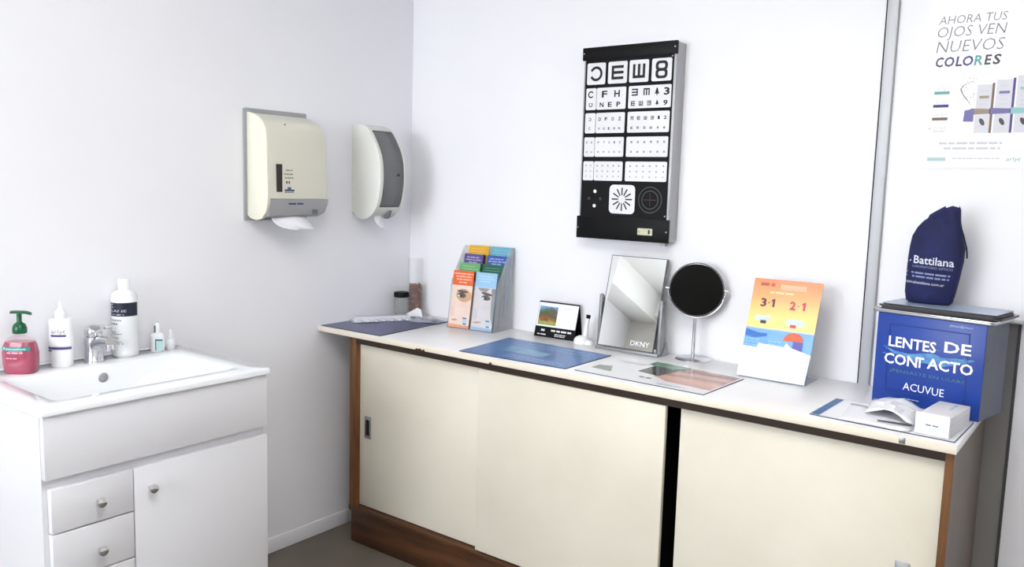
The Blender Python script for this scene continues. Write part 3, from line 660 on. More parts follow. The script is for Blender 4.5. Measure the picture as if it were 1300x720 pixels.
pack(2.226, 2.266, 2.27, 1.742, TEALINK, mat('sea_ink', (140, 190, 194), 0.5, var=0.1))
MB().quad([(PX(2.104), YP-0.0003, PZ(1.624)), (PX(2.129), YP-0.0003, PZ(1.623)), (PX(2.1285), YP-0.0003, PZ(1.658)), (PX(2.106), YP-0.0003, PZ(1.654))]).build('pack_block', mat('violet_ink', (112, 106, 164)), po)
sp_ = MB(); rnd = random.Random(5)
pts = [(2.122, 1.733), (2.110, 1.728), (2.098, 1.722), (2.092, 1.712), (2.096, 1.702), (2.102, 1.692), (2.110, 1.682), (2.118, 1.670)]
for (x, z), (x2, z2) in zip(pts, pts[1:]):
    w_ = rnd.uniform(0.0006, 0.0018); sp_.quad([(PX(x)-w_, YP, PZ(z)), (PX(x)+w_, YP, PZ(z)), (PX(x2)+w_, YP, PZ(z2)), (PX(x2)-w_, YP, PZ(z2))])
for k in range(26):
    sp_.ell(PX(rnd.uniform(2.098, 2.128)), PZ(rnd.uniform(1.675, 1.745)), rnd.uniform(0.0005, 0.0014), rnd.uniform(0.0005, 0.002), YP, 8)
sp_.build('printed_splash', GREYINK, po)
q = MB(); words(q, PX(2.049), PX(2.203), PZ(1.562), 0.006, YP, 7); words(q, PX(2.062), PX(2.2), PZ(1.548), 0.006, YP, 8); q.build('fine_print', mat('faint_ink', (196, 196, 205), 0.6, var=0.03), po)
q = MB(); words(q, PX(2.085), PX(2.2), PZ(1.522), 0.003, YP, 9); q.build('small_print', MATS['faint_ink'], po)
MB().rect(PX(2.022), PX(2.069), PZ(1.516), PZ(1.526), YP).build('maker_mark', mat('pale_teal_ink', (170, 196, 204), 0.5, var=0.1), po)
fit('arlyt', PX(2.216), PX(2.25), PZ(1.517), 0.011, TEALINK, po, YP, shear=0.15)
q = MB(); q.ell(PX(2.247), PZ(1.935), 0.018, 0.034, YP, 24, 0.25); q.build('printed_fingertip', mat('skin_print', (206, 170, 158), 0.5, var=0.1), po)
q = MB(); q.ell(PX(2.235), PZ(1.889), 0.006, 0.016, YP, 16, -0.2); q.build('printed_lens', PALEINK, po)

# ================================================================== things on the worktop
TZ = 0.85
MATE = mat('mat_edge', (34, 38, 60), 0.45, var=0.1, scale=20)
def counter_mat(label, pts, top, group='counter mats'):
    t = thing('counter_mat', label, 'counter mat', (0, 0, TZ), group=group)
    MB().prism(pts, 'z', 0.0, 0.0022).build('base', MATE, t)
    cx = sum(p[0] for p in pts)/4; cy = sum(p[1] for p in pts)/4
    ins = [(p[0]+0.0015*(1 if p[0] < cx else -1), p[1]+0.0015*(1 if p[1] < cy else -1)) for p in pts]
    s_ = MB().prism(ins, 'z', 0.0022, 0.0027).build('print', top, t)
    return t, s_
NAVYMAT = mat('navy_mat_print', (74, 74, 120), 0.3, var=0.15, scale=4, col2=(60, 60, 104))
m1, s1 = counter_mat('dark indigo counter mat at the worktop end nearest the left wall', [(0.012, -0.503), (0.335, -0.497), (0.296, -0.080), (0.006, -0.086)], NAVYMAT)
q = MB(); words(q, 0.09, 0.26, -0.33, 0.010, 0.0031, 3, 'xy', 1, 3); words(q, 0.10, 0.25, -0.36, 0.007, 0.0031, 5, 'xy', 1, 3); q.build('fine_print', mat('mat_teal_ink', (82, 120, 150), 0.4, var=0.2, scale=20), s1)
BLUEMAT = mat('blue_mat_print', (62, 98, 160), 0.28, var=0.25, scale=4, col2=(74, 122, 178))
m2, s2 = counter_mat('blue printed counter mat in the middle of the worktop front', [(0.719, -0.498), (1.137, -0.476), (1.135, -0.192), (0.690, -0.180)], BLUEMAT)
q = MB(); words(q, 0.82, 1.10, -0.238, 0.013, 0.0031, 31, 'xy'); words(q, 0.86, 1.12, -0.268, 0.009, 0.0031, 32, 'xy'); words(q, 0.87, 1.10, -0.435, 0.010, 0.0031, 33, 'xy'); words(q, 0.87, 1.11, -0.460, 0.010, 0.0031, 34, 'xy')
q.build('fine_print', mat('mat_pale_ink', (146, 172, 212), 0.4, var=0.1, scale=20), s2)
MB().quad([(0.80, -0.385, 0.0030), (0.985, -0.39, 0.0030), (0.985, -0.325, 0.0030), (0.80, -0.305, 0.0030)]).build('printed_panel', mat('mat_panel', (126, 168, 190), 0.35, var=0.25, scale=18, col2=(92, 140, 176)), s2)
WMAT = mat('white_mat_print', (240, 241, 243), 0.16, var=0.02, scale=4)  # white mat, with the glare on its gloss put into the colour
m3, s3 = counter_mat('glossy white counter mat with a face photograph below the round mirror', [(1.165, -0.466), (1.599, -0.478), (1.608, -0.209), (1.155, -0.150)], WMAT)
FACE = ramp_mat('face_print', [(0.0, (196, 150, 134)), (0.35, (214, 168, 150)), (0.5, (150, 100, 86)), (0.62, (206, 160, 142)), (0.8, (120, 78, 68)), (1.0, (186, 138, 122))], axis=1, lo=-0.44, hi=-0.19, rough=0.16, noise=0.3, nscale=9)
MB().quad([(1.372, -0.355, 0.0030), (1.45, -0.41, 0.0030), (1.594, -0.425, 0.0030), (1.600, -0.214, 0.0030), (1.41, -0.190, 0.0030)]).build('face_photo', FACE, s3)
MB().quad([(1.318, -0.345, 0.0031), (1.40, -0.365, 0.0031), (1.43, -0.19, 0.0031), (1.33, -0.178, 0.0031)]).build('dark_hair_photo', mat('hair_print', (92, 92, 92), 0.16, var=0.4, scale=14), s3)
MB().quad([(1.30, -0.235, 0.0033), (1.395, -0.250, 0.0033), (1.425, -0.198, 0.0033), (1.30, -0.178, 0.0033)]).build('green_photo', mat('green_print', (112, 160, 132), 0.16, var=0.2, scale=14), s3)
MB().quad([(1.185, -0.40, 0.0030), (1.262, -0.41, 0.0030), (1.225, -0.335, 0.0030), (1.185, -0.35, 0.0030)]).build('grey_green_photo', mat('greygreen_print', (150, 160, 148), 0.16, var=0.2, scale=14), s3)
q = MB(); words(q, 1.36, 1.40, -0.415, 0.012, 0.0034, 3, 'xy', 1.2, 1.6); words(q, 1.44, 1.53, -0.455, 0.005, 0.0034, 5, 'xy'); q.build('fine_print', GREYINK, s3)
q = MB(); words(q, 1.215, 1.30, -0.255, 0.010, 0.0032, 8, 'xy'); q.build('fine_print', PALEINK, s3)
m4, s4 = counter_mat('white counter mat with a blue side stripe in front of the blue box', [(1.888, -0.470), (2.226, -0.484), (2.233, -0.262), (1.893, -0.256)], mat('white_mat_matte', (240, 241, 245), 0.35, var=0.02, scale=4))
MB().quad([(1.8895, -0.4685, 0.0031), (1.912, -0.4695, 0.0031), (1.916, -0.258, 0.0031), (1.8945, -0.2575, 0.0031)]).build('blue_stripe', mat('stripe_blue', (58, 110, 160), 0.4, var=0.12, scale=20), s4)

# jars in the corner
j1 = thing('glass_jar', 'small glass jar with a black lid in the far corner of the worktop', 'jar', (0.046, -0.098, TZ+0.0027))
MB().lathe([(0.026, 0), (0.029, 0.003), (0.030, 0.01), (0.030, 0.072), (0.027, 0.080)], n=28).build('glass', mat('greyish_glass', (176, 180, 178), 0.08, alpha=0.4, var=0.04), j1, smooth=50)
MB().lathe([(0.031, 0.078), (0.032, 0.080), (0.032, 0.096), (0.030, 0.099), (0.0, 0.099)], n=28, cap1=False).build('lid', BLACK, j1, smooth=40)
j2 = thing('glass_vase', 'tall clear glass cylinder half filled with reddish potpourri in the corner', 'vase', (0.079, -0.048, TZ))
MB().lathe([(0.032, 0), (0.034, 0.003), (0.034, 0.245), (0.032, 0.245), (0.032, 0.006), (0.0, 0.006)], n=28, cap1=False).build('glass', mat('thin_glass', (222, 226, 226), 0.05, alpha=0.07, var=0.02), j2, smooth=40)
POT = [mat('potpourri_red', (140, 70, 54), 0.8, var=0.4, scale=40), mat('potpourri_brown', (116, 74, 52), 0.8, var=0.4, scale=40), mat('potpourri_tan', (178, 118, 84), 0.8, var=0.4, scale=40)]
rnd = random.Random(2); qs = [MB(), MB(), MB()]
for k in range(800):
    r = 0.030*math.sqrt(rnd.random()); a = rnd.uniform(0, 6.28); z = rnd.uniform(0.010, 0.135); s_ = rnd.uniform(0.005, 0.009)
    r = min(r, 0.030-s_*0.9)
    cxx, cyy = r*math.cos(a), r*math.sin(a); g = qs[rnd.choice((0, 0, 1, 1, 2))]
    vs = [(cxx+s_*rnd.uniform(0.5, 1)*dx, cyy+s_*rnd.uniform(0.5, 1)*dy, z+s_*rnd.uniform(0.4, 0.9)*dz) for dx, dy, dz in ((1, 0, 0), (-1, 0, 0), (0, 1, 0), (0, -1, 0), (0, 0, 1), (0, 0, -1))]
    g.add(vs, [(0, 2, 4), (2, 1, 4), (1, 3, 4), (3, 0, 4), (2, 0, 5), (1, 2, 5), (3, 1, 5), (0, 3, 5)])
for g, mt in zip(qs, POT):
    o = g.build('potpourri', mt, j2); o['kind'] = 'stuff'
cd = tag(MB().prism([(-0.045, 0.0), (0.045, 0.0), (0.036, 0.032), (0.02, 0.040)], 'y', -0.0008, 0.0008).build('folded_card', PAPER), 'small white folded card leaning at the foot of the potpourri glass', 'card')
cd.location = (0.103, -0.090, TZ+0.0003); cd.rotation_euler = (R(-14), 0, R(30))
# blister tray on the indigo mat
bt = thing('blister_tray', 'translucent white blister tray lying on the indigo mat', 'tray', (0.092, -0.255, TZ+0.0027), 62)
BLI = mat('blister_plastic', (224, 226, 234), 0.18, alpha=0.8, var=0.05, scale=30)
MB().prism(rrect(-0.125, 0.125, -0.034, 0.034, 0.008), 'z', 0.0, 0.003).build('flange', BLI, bt, bevel=0.0008)
MB().rings([rr_ring(-0.117, 0.117, -0.027, 0.027, 0.006, 0.003), rr_ring(-0.112, 0.112, -0.022, 0.022, 0.006, 0.018), rr_ring(-0.108, 0.108, -0.018, 0.018, 0.006, 0.020)], cap0=False).build('raised_body', BLI, bt, smooth=40)
for k in range(7):
    MB().lathe([(0.010, 0.003), (0.010, 0.008), (0.007, 0.011), (0, 0.0112)], (-0.10+0.033*k, -0.038), 14, cap1=False).build('blister_cup', BLI, bt, smooth=45)
MB().disc((-0.095, 0.004, 0.0203), 0.006, 'z', 14).build('press_mark', GREYINK, bt)
# clear wrap in the mat corner
cw = thing('plastic_pouch', 'crumpled clear plastic pouch on the far right corner of the indigo mat', 'pouch', (0.242, -0.155, TZ+0.0032), 25)
rnd = random.Random(9); n = 9
vs = [(-0.065+0.13*i/(n-1), -0.04+0.08*j/(n-1), (0.004+rnd.uniform(0, 0.028)*math.sin(math.pi*i/(n-1))*math.sin(math.pi*j/(n-1)))) for j in range(n) for i in range(n)]
fs = [(j*n+i, j*n+i+1, (j+1)*n+i+1, (j+1)*n+i) for j in range(n-1) for i in range(n-1)]
MB().add(vs, fs).build('film', mat('clear_film', (206, 208, 220), 0.08, alpha=0.42, var=0.1, scale=30), cw, smooth=20)
MB().prism(rrect(0.0, 0.045, -0.02, 0.02, 0.006), 'z', 0.0, 0.009).build('grey_insert', mat('dark_insert', (84, 86, 100), 0.3, var=0.2, scale=30), cw, bevel=0.002)

# ---- leaflet rack
rk = thing('leaflet_rack', 'clear acrylic leaflet rack with two columns of stepped pockets', 'leaflet rack', (0.371, -0.172, TZ), 5.5)
RW = 0.216
MB().box(0, RW, 0.134, 0.137, 0, 0.318).build('back_sheet', ACRYL, rk)
MB().prism([(0.0, 0.0), (0.137, 0.0), (0.137, 0.316), (0.128, 0.322), (0.112, 0.318), (0.03, 0.185), (0.008, 0.02)], 'x', RW, RW+0.0025).build('side_sheet', ACRYL, rk)
MB().prism([(0.0, 0.0), (0.137, 0.0), (0.137, 0.316), (0.128, 0.322), (0.112, 0.318), (0.03, 0.185), (0.008, 0.02)], 'x', -0.0025, 0).build('side_sheet', ACRYL, rk)
MB().box(0, RW, 0.0, 0.134, 0.0, 0.0025).build('base_sheet', ACRYL, rk)
tiers = [(0.004, 0.0035, 0.225), (0.036, 0.012, 0.246), (0.068, 0.055, 0.236), (0.098, 0.090, 0.234)]   # y at foot, z at foot, length
LEAN = -9.0
for k, (ly, lz, ln) in enumerate(tiers):
    c_, s_ = math.cos(R(-LEAN)), math.sin(R(-LEAN))
    h_ = 0.165 if k == 0 else 0.155
    q = MB(); yo = ly-0.0035
    q.quad([(0.001, yo, lz), (RW-0.001, yo, lz), (RW-0.001, yo+h_*s_, lz+h_*c_), (0.001, yo+h_*s_, lz+h_*c_)])
    q.build('pocket_front', mat('pocket_acrylic', (226, 229, 234), 0.08, alpha=0.05, var=0.02), rk, solid=0.0015)
MB().box(RW/2-0.0012, RW/2+0.0012, 0.03, 0.134, 0.0025, 0.19).build('divider', ACRYL, rk)
HEAD = [((222, 98, 52), (150, 192, 226)), ((104, 170, 112), (32, 96, 76)), ((86, 72, 138), (52, 86, 168)), ((222, 170, 52), (100, 168, 192))]
HN = [('orange', 'light blue'), ('light green', 'dark green'), ('purple', 'royal blue'), ('yellow', 'teal')]
WHERE = ['front row', 'second row', 'third row', 'back row']
SKIN = mat('leaflet_skin_print', (236, 216, 204), 0.35, var=0.12, scale=18, col2=(224, 196, 182))
GREYSKIN = mat('leaflet_grey_print', (216, 212, 216), 0.35, var=0.14, scale=18, col2=(196, 192, 198))
for k, (ly, lz, ln) in enumerate(tiers):
    for c_ in (0, 1):
        x0 = 0.004+c_*0.108; w_ = 0.097 if not (k == 2 and c_ == 0) else 0.090
        loc = Matrix.Rotation(R(5.5), 4, 'Z') @ Vector((x0+(0.004 if k else 0), ly, lz))
        face = [' with a tan-ringed eye', ' with a grey face'][c_] if k == 0 else ''
        t = thing('leaflet_stack', '%s headed leaflets%s in the %s of the acrylic rack' % (HN[k][c_], face, WHERE[k]), 'leaflets', (0.371+loc.x, -0.172+loc.y, TZ+loc.z), 5.5, 'leaflets in the rack', rx=R(LEAN))
        hm = mat('leaflet_'+HN[k][c_].replace(' ', '_'), HEAD[k][c_], 0.35, var=0.08, scale=14)
        th = 0.014 if k else 0.012
        MB().box(0, w_, 0.0, th, 0, ln).build('stack', mat('leaflet_edge_%d%d' % (k, c_), tuple(int(v*0.72) for v in HEAD[k][c_]), 0.5, var=0.35, scale=160, stretch=(0.05, 1, 0.05)), t)
        cover = MB().rect(0.0, w_, 0.0, ln, -0.0004).build('cover', (SKIN, GREYSKIN)[c_] if k == 0 else hm, t)
        if k == 0: MB().rect(0.0, w_, ln-0.058, ln, -0.0007).build('header', hm, cover)
        q = MB(); rnd_ = random.Random(50+10*k+c_)
        for r_, (zz, a, b_) in enumerate(((0.013, 0.06, 0.95), (0.024, 0.15, 0.9), (0.035, 0.18, 0.92), (0.047, 0.32, 0.7)) if (k, c_) == (0, 0) else ((0.014, 0.15, 0.8), (0.024, 0.1, 0.9), (0.034, 0.25, 0.7))):
            words(q, w_*a, w_*b_, ln-zz-0.002, 0.005 if (k, c_) in ((0, 0), (2, 0), (2, 1)) else 0.003, -0.0010, k*7+r_+c_*3)
        q.build('fine_print', mat('leaflet_ink_%d%d' % (k, c_), tuple(min(255, int(v*(0.5 if (k, c_) in ((0, 0), (2, 0), (2, 1)) else 0.75)+(128 if (k, c_) in ((0, 0), (2, 0), (2, 1)) else 70))) for v in HEAD[k][c_]), 0.5, var=0.03), cover)
        if k == 0:
            eh = 0.128; y_ = -0.0009
            if c_ == 0:
                MB().ell(0.060, eh, 0.037, 0.026, y_, 28, -0.1).build('tan_patch', mat('tan_print', (206, 160, 110), 0.35, var=0.15, scale=30), cover)
                ex = 0.046
            else:
                MB().quad([(0.078, y_, 0.165), (w_, y_, 0.165), (w_, y_, 0.02), (0.086, y_, 0.05)]).build('hair_shade', mat('hair_grey_print', (150, 148, 148), 0.4, var=0.3, scale=20), cover)
                MB().quad([(0.012, y_, 0.165), (0.07, y_, 0.165), (0.055, y_, 0.150), (0.030, y_, 0.152)]).build('forehead_shade', mat('hair_grey_print', (150, 148, 148)), cover)
                ex = 0.052
            MB().ell(ex+0.006, eh+0.015, 0.026, 0.0055, y_-0.0002, 20, -0.06-0.1*c_).build('eyebrow', mat('brow_print', (78, 54, 40), 0.5, var=0.3, scale=60), cover)
            MB().ell(ex+0.004, eh, 0.021, 0.010, y_-0.0003, 20, -0.1).build('eye_shadow', mat('lash_print_%d' % c_, (84, 56, 38) if c_ == 0 else (84, 78, 78), 0.5, var=0.3, scale=60), cover)
            MB().ell(ex-0.004, eh-0.002, 0.010, 0.004, y_-0.0005, 18, -0.05).build('eye_white', WHITEINK, cover)
            MB().ell(ex+0.002, eh, 0.0085, 0.0085, y_-0.0007, 18).build('iris', mat('iris_print', (38, 26, 22), 0.3, var=0.2, scale=60), cover)
            MB().ell(0.026, 0.03, 0.014 if c_ == 0 else 0.02, 0.004, y_, 16, 0.1).build('mouth', mat('lip_print', (186, 148, 140), 0.5, var=0.1), cover)
            MB().ell(0.012, 0.062, 0.012, 0.024, y_, 16, 0.2).build('nose_shade', mat('nose_print_%d' % c_, (228, 200, 188) if c_ == 0 else (202, 196, 202), 0.5, var=0.08), cover)
            MB().rect(0, w_, 0, 0.012, y_-0.0002).build('foot_band', mat('foot_print_%d' % c_, (226, 150, 110) if c_ == 0 else (148, 178, 214), 0.4, var=0.06), cover)
            q = MB(); q.rect(0.066, 0.088, 0.010, 0.036, y_-0.0004); q.build('emblem', mat('emblem_pale', (184, 208, 220), 0.5, var=0.1), cover)
            q = MB(); words(q, 0.066, 0.088, 0.036, 0.006, y_-0.0006, 4); q.rect(0.070, 0.084, 0.014, 0.02, y_-0.0006); q.build('emblem_text', mat('emblem_ink', (74, 98, 132), 0.5, var=0.1), cover)

# ---- desk calendar
cl = thing('desk_calendar', 'small tent calendar with a house photograph and black base band', 'calendar', (0.722, -0.068, TZ), 2.5)
CW, CH_, CD = 0.176, 0.128, 0.036     # width, height, run of the slope
sl_ = math.atan2(CD, CH_)
MB().prism([(0, 0), (0.0015, 0), (CD+0.001, CH_), (2*CD-0.012, 0), (2*CD-0.0105, 0), (CD+0.001, CH_+0.003)], 'x', 0, CW).build('tent_stand', BLACK, cl)
# black side web
def onface(u, v, off=0.0):   # along width, up the slope
    return (u, v*math.sin(sl_)-off*math.cos(sl_), v*math.cos(sl_)+off*math.sin(sl_))
L_ = math.hypot(CD, CH_)
def facequad(u0, u1, v0, v1, off): return [onface(u0, v0, off), onface(u1, v0, off), onface(u1, v1, off), onface(u0, v1, off)]
pg = MB().quad(facequad(0.002, CW-0.002, 0.040, L_-0.002, 0.0012)).build('page', PAPER, cl, solid=0.001)
PIC = ramp_mat('calendar_photo', [(0.0, (128, 150, 74)), (0.16, (150, 160, 80)), (0.28, (150, 104, 58)), (0.45, (96, 84, 48)), (0.6, (70, 88, 52)), (0.78, (96, 110, 110)), (0.9, (104, 160, 214))], axis=2, lo=0.045, hi=0.118, rough=0.4, noise=0.55, nscale=45)
MB().quad(facequad(0.008, 0.088, 0.046, 0.117, 0.0022)).build('house_photo', PIC, pg)
MB().quad([onface(0.052, 0.088, 0.0025), onface(0.085, 0.082, 0.0025), onface(0.086, 0.100, 0.0025), onface(0.070, 0.110, 0.0025)]).build('photo_roof', mat('photo_grey', (110, 98, 92), 0.5, var=0.3, scale=60), pg)
MB().quad([onface(0.016, 0.060, 0.0026), onface(0.052, 0.060, 0.0026), onface(0.048, 0.080, 0.0026), onface(0.024, 0.084, 0.0026)]).build('photo_foliage', mat('photo_rust', (158, 92, 56), 0.5, var=0.5, scale=90), pg)
q = MB()
for r_ in range(6):
    for c_ in range(7): q.quad(facequad(0.098+c_*0.0105, 0.103+c_*0.0105, 0.052+r_*0.0095, 0.0555+r_*0.0095, 0.0022))
q.quad(facequad(0.115, 0.150, 0.112, 0.117, 0.0022)); q.build('date_grid', mat('date_ink', (222, 222, 228), 0.6, var=0.02), pg)
q = MB()
def words_face(q, u0, u1, v, h, seed):
    t_ = MB(); words(t_, u0, u1, v, h, 0, seed)
    q.add([onface(p[0], p[2], 0.0012) for p in t_.v], t_.f)
words_face(q, 0.072, 0.160, 0.024, 0.0065, 4); words_face(q, 0.09, 0.138, 0.013, 0.003, 6); words_face(q, 0.09, 0.134, 0.007, 0.003, 7); words_face(q, 0.014, 0.056, 0.008, 0.004, 8); words_face(q, 0.028, 0.044, 0.022, 0.008, 9)
q.build('band_lettering', mat('band_ink', (216, 216, 220), 0.5, var=0.03), cl)
for k in range(22):
    u = 0.006+k*(CW-0.012)/21
    p = [onface(u, L_-0.004, 0.003), onface(u, L_+0.002, 0.003), onface(u, L_+0.004, 0.0), onface(u, L_+0.002, -0.003), onface(u, L_-0.003, -0.003)]
    MB().tube(p, 0.0007, 5).build('binding_ring', mat('ring_dark', (96, 92, 92), 0.35, 0.6, var=0.1), cl)

# ---- little white dispenser
wd = thing('lens_tool', 'little white dome-based holder with an upright black-tipped stick', 'holder', (0.938, -0.072, TZ), 0)
MB().lathe([(0.027, 0), (0.0285, 0.004), (0.027, 0.014), (0.021, 0.023), (0.010, 0.028), (0.0, 0.029)], n=26, cap1=False).build('dome', WPLAS, wd, smooth=60)
MB().lathe([(0.018, 0), (0.018, 0.004), (0.010, 0.014), (0.0, 0.016)], (0.030, 0.004), 20, cap1=False).build('side_foot', WPLAS, wd, smooth=60)
MB().tube([(0.006, 0.014, 0.015), (0.010, 0.016, 0.06), (0.014, 0.018, 0.092)], [0.011, 0.0085, 0.007], 14).build('stick', WPLAS, wd, smooth=50)
MB().tube([(0.014, 0.018, 0.092), (0.0155, 0.0185, 0.104)], [0.0078, 0.0082], 14).build('black_tip', BLACK, wd, smooth=50)

# ---- table mirror
tm = thing('table_mirror', 'rectangular tilting table mirror in a grey metal stand', 'mirror', (1.14, -0.075, TZ))
GM = mat('grey_metal_paint', (146, 147, 150), 0.38, 0.35, var=0.06, scale=20)
MB().box(-0.120, 0.124, -0.036, 0.040, 0.0, 0.012).build('base', GM, tm, bevel=0.002)
MB().box(-0.112, 0.116, -0.030, -0.020, 0.012, 0.026).build('base_lip', GM, tm, bevel=0.001)
for x in (-0.124, 0.113):
    MB().prism([(-0.020, 0.0), (0.026, 0.0), (0.020, 0.05), (0.010, 0.185), (0.0, 0.192), (-0.010, 0.188)], 'x', x, x+0.010).build('side_post', GM, tm, bevel=0.0012)
    MB().tube([(x-0.003, 0.001, 0.165), (x+0.013, 0.001, 0.165)], 0.005, 12).build('pivot_screw', STEEL, tm, smooth=40)
MB().prism([(-0.01, 0.0), (0.034, 0.0), (0.034, 0.042), (0.028, 0.044)], 'x', 0.125, 0.129).build('foot_bracket', GM, tm)
TILT = math.atan2(0.078, 0.315)
def tl(u, v, off): return (u, -0.038+v*math.sin(TILT)-off*math.cos(TILT), 0.014+v*math.cos(TILT)+off*math.sin(TILT))
hd = MB(); vs = [tl(u, v, o_) for u in (-0.1085, 0.1085) for v in (0, 0.324) for o_ in (0.0, -0.013)]
hd.add(vs, [(0, 1, 3, 2), (4, 6, 7, 5), (0, 4, 5, 1), (2, 3, 7, 6), (0, 2, 6, 4), (1, 5, 7, 3)])
ho = hd.build('mirror_frame', mat('frame_grey', (120, 121, 124), 0.35, 0.4, var=0.06, scale=20), tm)
MB().quad([tl(-0.1075, 0.001, 0.0006), tl(0.1075, 0.001, 0.0006), tl(0.1075, 0.323, 0.0006), tl(-0.1075, 0.323, 0.0006)]).build('glass', MIRROR, ho)
bd = MB()
for a, b_, c_, d_ in ((-0.1085, -0.1065, 0, 0.324), (0.1065, 0.1085, 0, 0.324), (-0.1085, 0.1085, 0, 0.003), (-0.1085, 0.1085, 0.322, 0.324)): bd.quad([tl(a, c_, 0.0009), tl(b_, c_, 0.0009), tl(b_, d_, 0.0009), tl(a, d_, 0.0009)])
bd.build('edge_trim', mat('trim_grey', (92, 94, 98), 0.4, 0.4, var=0.1), ho)
dk = fit('DKNY', 0.020, 0.092, 0.016, 0.018, WHITEINK, ho, 0)
for v in dk.data.vertices: v.co = Vector(tl(v.co.x, v.co.z, 0.0012))

# ---- round mirror
rm = thing('round_mirror', 'round black-faced vanity mirror on a chrome stem and disc base', 'mirror', (1.374, -0.066, TZ), 20)
MB().lathe([(0.058, 0), (0.059, 0.002), (0.0585, 0.008), (0.055, 0.011), (0.012, 0.0135), (0.009, 0.016)], n=40).build('base', CHROME, rm, smooth=40)
MB().lathe([(0.0058, 0.013), (0.0058, 0.145)], n=16).build('stem', CHROME, rm, smooth=50)
RC = 0.240
rr = 0.0885
k = MB(); k.lathe([(rr*0.97, -0.006), (rr, -0.004), (rr*1.015, 0.0), (rr, 0.006), (rr*0.9, 0.010)], n=48)
k.v = [(v[0], v[2], RC+v[1]) for v in k.v]; rim = k.build('rim', mat('dark_chrome', (120, 120, 124), 0.18, 1.0, var=0.05), rm, smooth=50)
k = MB(); k.lathe([(rr*0.965, -0.0065), (rr*0.60, -0.0072), (0.0, -0.0076)], n=48, cap0=False, cap1=False)
k.v = [(v[0], v[2], RC+v[1]) for v in k.v]; k.build('black_face', BLACKGLOSS, rim, smooth=60)
arc = [((rr+0.0045)*math.cos(R(a)), 0.0, RC+(rr+0.0045)*math.sin(R(a))) for a in range(182, 359, 8)]
MB().tube(arc, 0.0032, 8).build('fork', CHROME, rm, smooth=50)
for s_ in (-1, 1):
    MB().tube([(s_*(rr+0.001), 0, RC), (s_*(rr+0.013), 0, RC)], 0.004, 12).build('pivot_knob', CHROME, rm, smooth=40)

# ---- orange card in an acrylic holder
oc = thing('display_card', 'orange and blue summer offer card standing in a clear holder', 'display card', (1.571, -0.165, TZ), 0)
le = math.atan2(0.06, 0.297)
def cf(u, v, off=0.0): return (u+v*0.045, v*math.sin(le)-off*math.cos(le), 0.0015+v*math.cos(le)+off*math.sin(le))
def cq(u0, u1, v0, v1, off): return [cf(u0, v0, off), cf(u1, v0, off), cf(u1, v1, off), cf(u0, v1, off)]
W_ = 0.207
OR = ramp_mat('orange_card_print', [(0.0, (70, 150, 220)), (0.495, (66, 140, 210)), (0.52, (246, 214, 98)), (0.66, (245, 190, 92)), (0.82, (238, 154, 84)), (1.0, (228, 126, 78))], axis=2, lo=0.0, hi=0.30, rough=0.22)
q = MB(); vs = cq(0, W_, 0, 0.306, 0)+cq(0, W_, 0, 0.306, -0.002)
q.add(vs, [(0, 1, 2, 3), (7, 6, 5, 4), (0, 4, 5, 1), (1, 5, 6, 2), (2, 6, 7, 3), (3, 7, 4, 0)]); sh = q.build('sheet', OR, oc)
q = MB(); vs = cq(-0.001, W_+0.001, 0, 0.300, -0.0022)+cq(-0.001, W_+0.001, 0, 0.300, -0.0045)
q.add(vs, [(0, 1, 2, 3), (7, 6, 5, 4), (0, 4, 5, 1), (1, 5, 6, 2), (2, 6, 7, 3), (3, 7, 4, 0)]); q.build('holder_back', ACRYL, oc)
MB().box(0.0, W_, 0.004, 0.12, 0.0, 0.002).build('holder_foot', ACRYL, oc)
MB().prism([(0.004, 0.002), (0.11, 0.002), (0.105, 0.02), (0.062, 0.25), (0.050, 0.25)], 'x', W_*0.5, W_*0.5+0.003).build('holder_strut', ACRYL, oc)
def cfit(s_, u0, u1, v, h, mt, bold):
    o = fit(s_, u0, u1, v, h, mt, sh, 0, bold=bold)
    for vv in o.data.vertices: vv.co = Vector(cf(vv.co.x, vv.co.z, 0.0008))
def one(u, v, mt):
    q = MB(); q.add([cf(u+a, v+b_, 0.0008) for a, b_ in ((0.005, 0), (0.0115, 0), (0.0115, 0.025), (0.0065, 0.025), (0.0, 0.020), (0.0015, 0.0155), (0.005, 0.0175))], [tuple(range(7))]); q.build('lettering', mt, sh)
DK = mat('maroon_ink', (92, 40, 52), 0.4, var=0.1); CR = mat('crimson_ink', (208, 60, 84), 0.4, var=0.1)
cfit('3', 0.031, 0.049, 0.221, 0.025, DK, 0.035); one(0.063, 0.221, DK)
cfit('2', 0.121, 0.139, 0.219, 0.025, CR, 0.035); one(0.156, 0.219, CR)
MB().quad(cq(0.0545, 0.058, 0.231, 0.235, 0.0009)).build('print_dot', DK, sh); MB().quad(cq(0.1455, 0.149, 0.229, 0.233, 0.0009)).build('print_dot', CR, sh)
def cwords(lines, mt, name='fine_print', off=0.0008):
    q = MB()
    for k, (u0, u1, v, h_) in enumerate(lines):
        t_ = MB(); words(t_, u0, u1, v, h_, 0, k*3+1); q.add([cf(p[0], p[2], off) for p in t_.v], t_.f)
    q.build(name, mt, sh)
cwords([(0.022, 0.066, 0.284, 0.010)], mat('brick_ink', (190, 92, 70), 0.4, var=0.2)); 
MB().quad(cq(0.085, 0.162, 0.276, 0.292, 0.0007)).build('printed_panel', mat('salmon_ink', (244, 176, 140), 0.3, var=0.05), sh)
cwords([(0.055, 0.13, 0.263, 0.005)], mat('apricot_ink', (252, 214, 160), 0.4, var=0.05))
PKB = mat('pale_blue_pack', (206, 220, 236), 0.4, var=0.15, scale=40)
MB().quad(cq(0.022, 0.068, 0.176, 0.193, 0.0008)).build('printed_pack', PKB, sh); MB().quad(cq(0.120, 0.172, 0.170, 0.190, 0.0008)).build('printed_pack', PKB, sh)
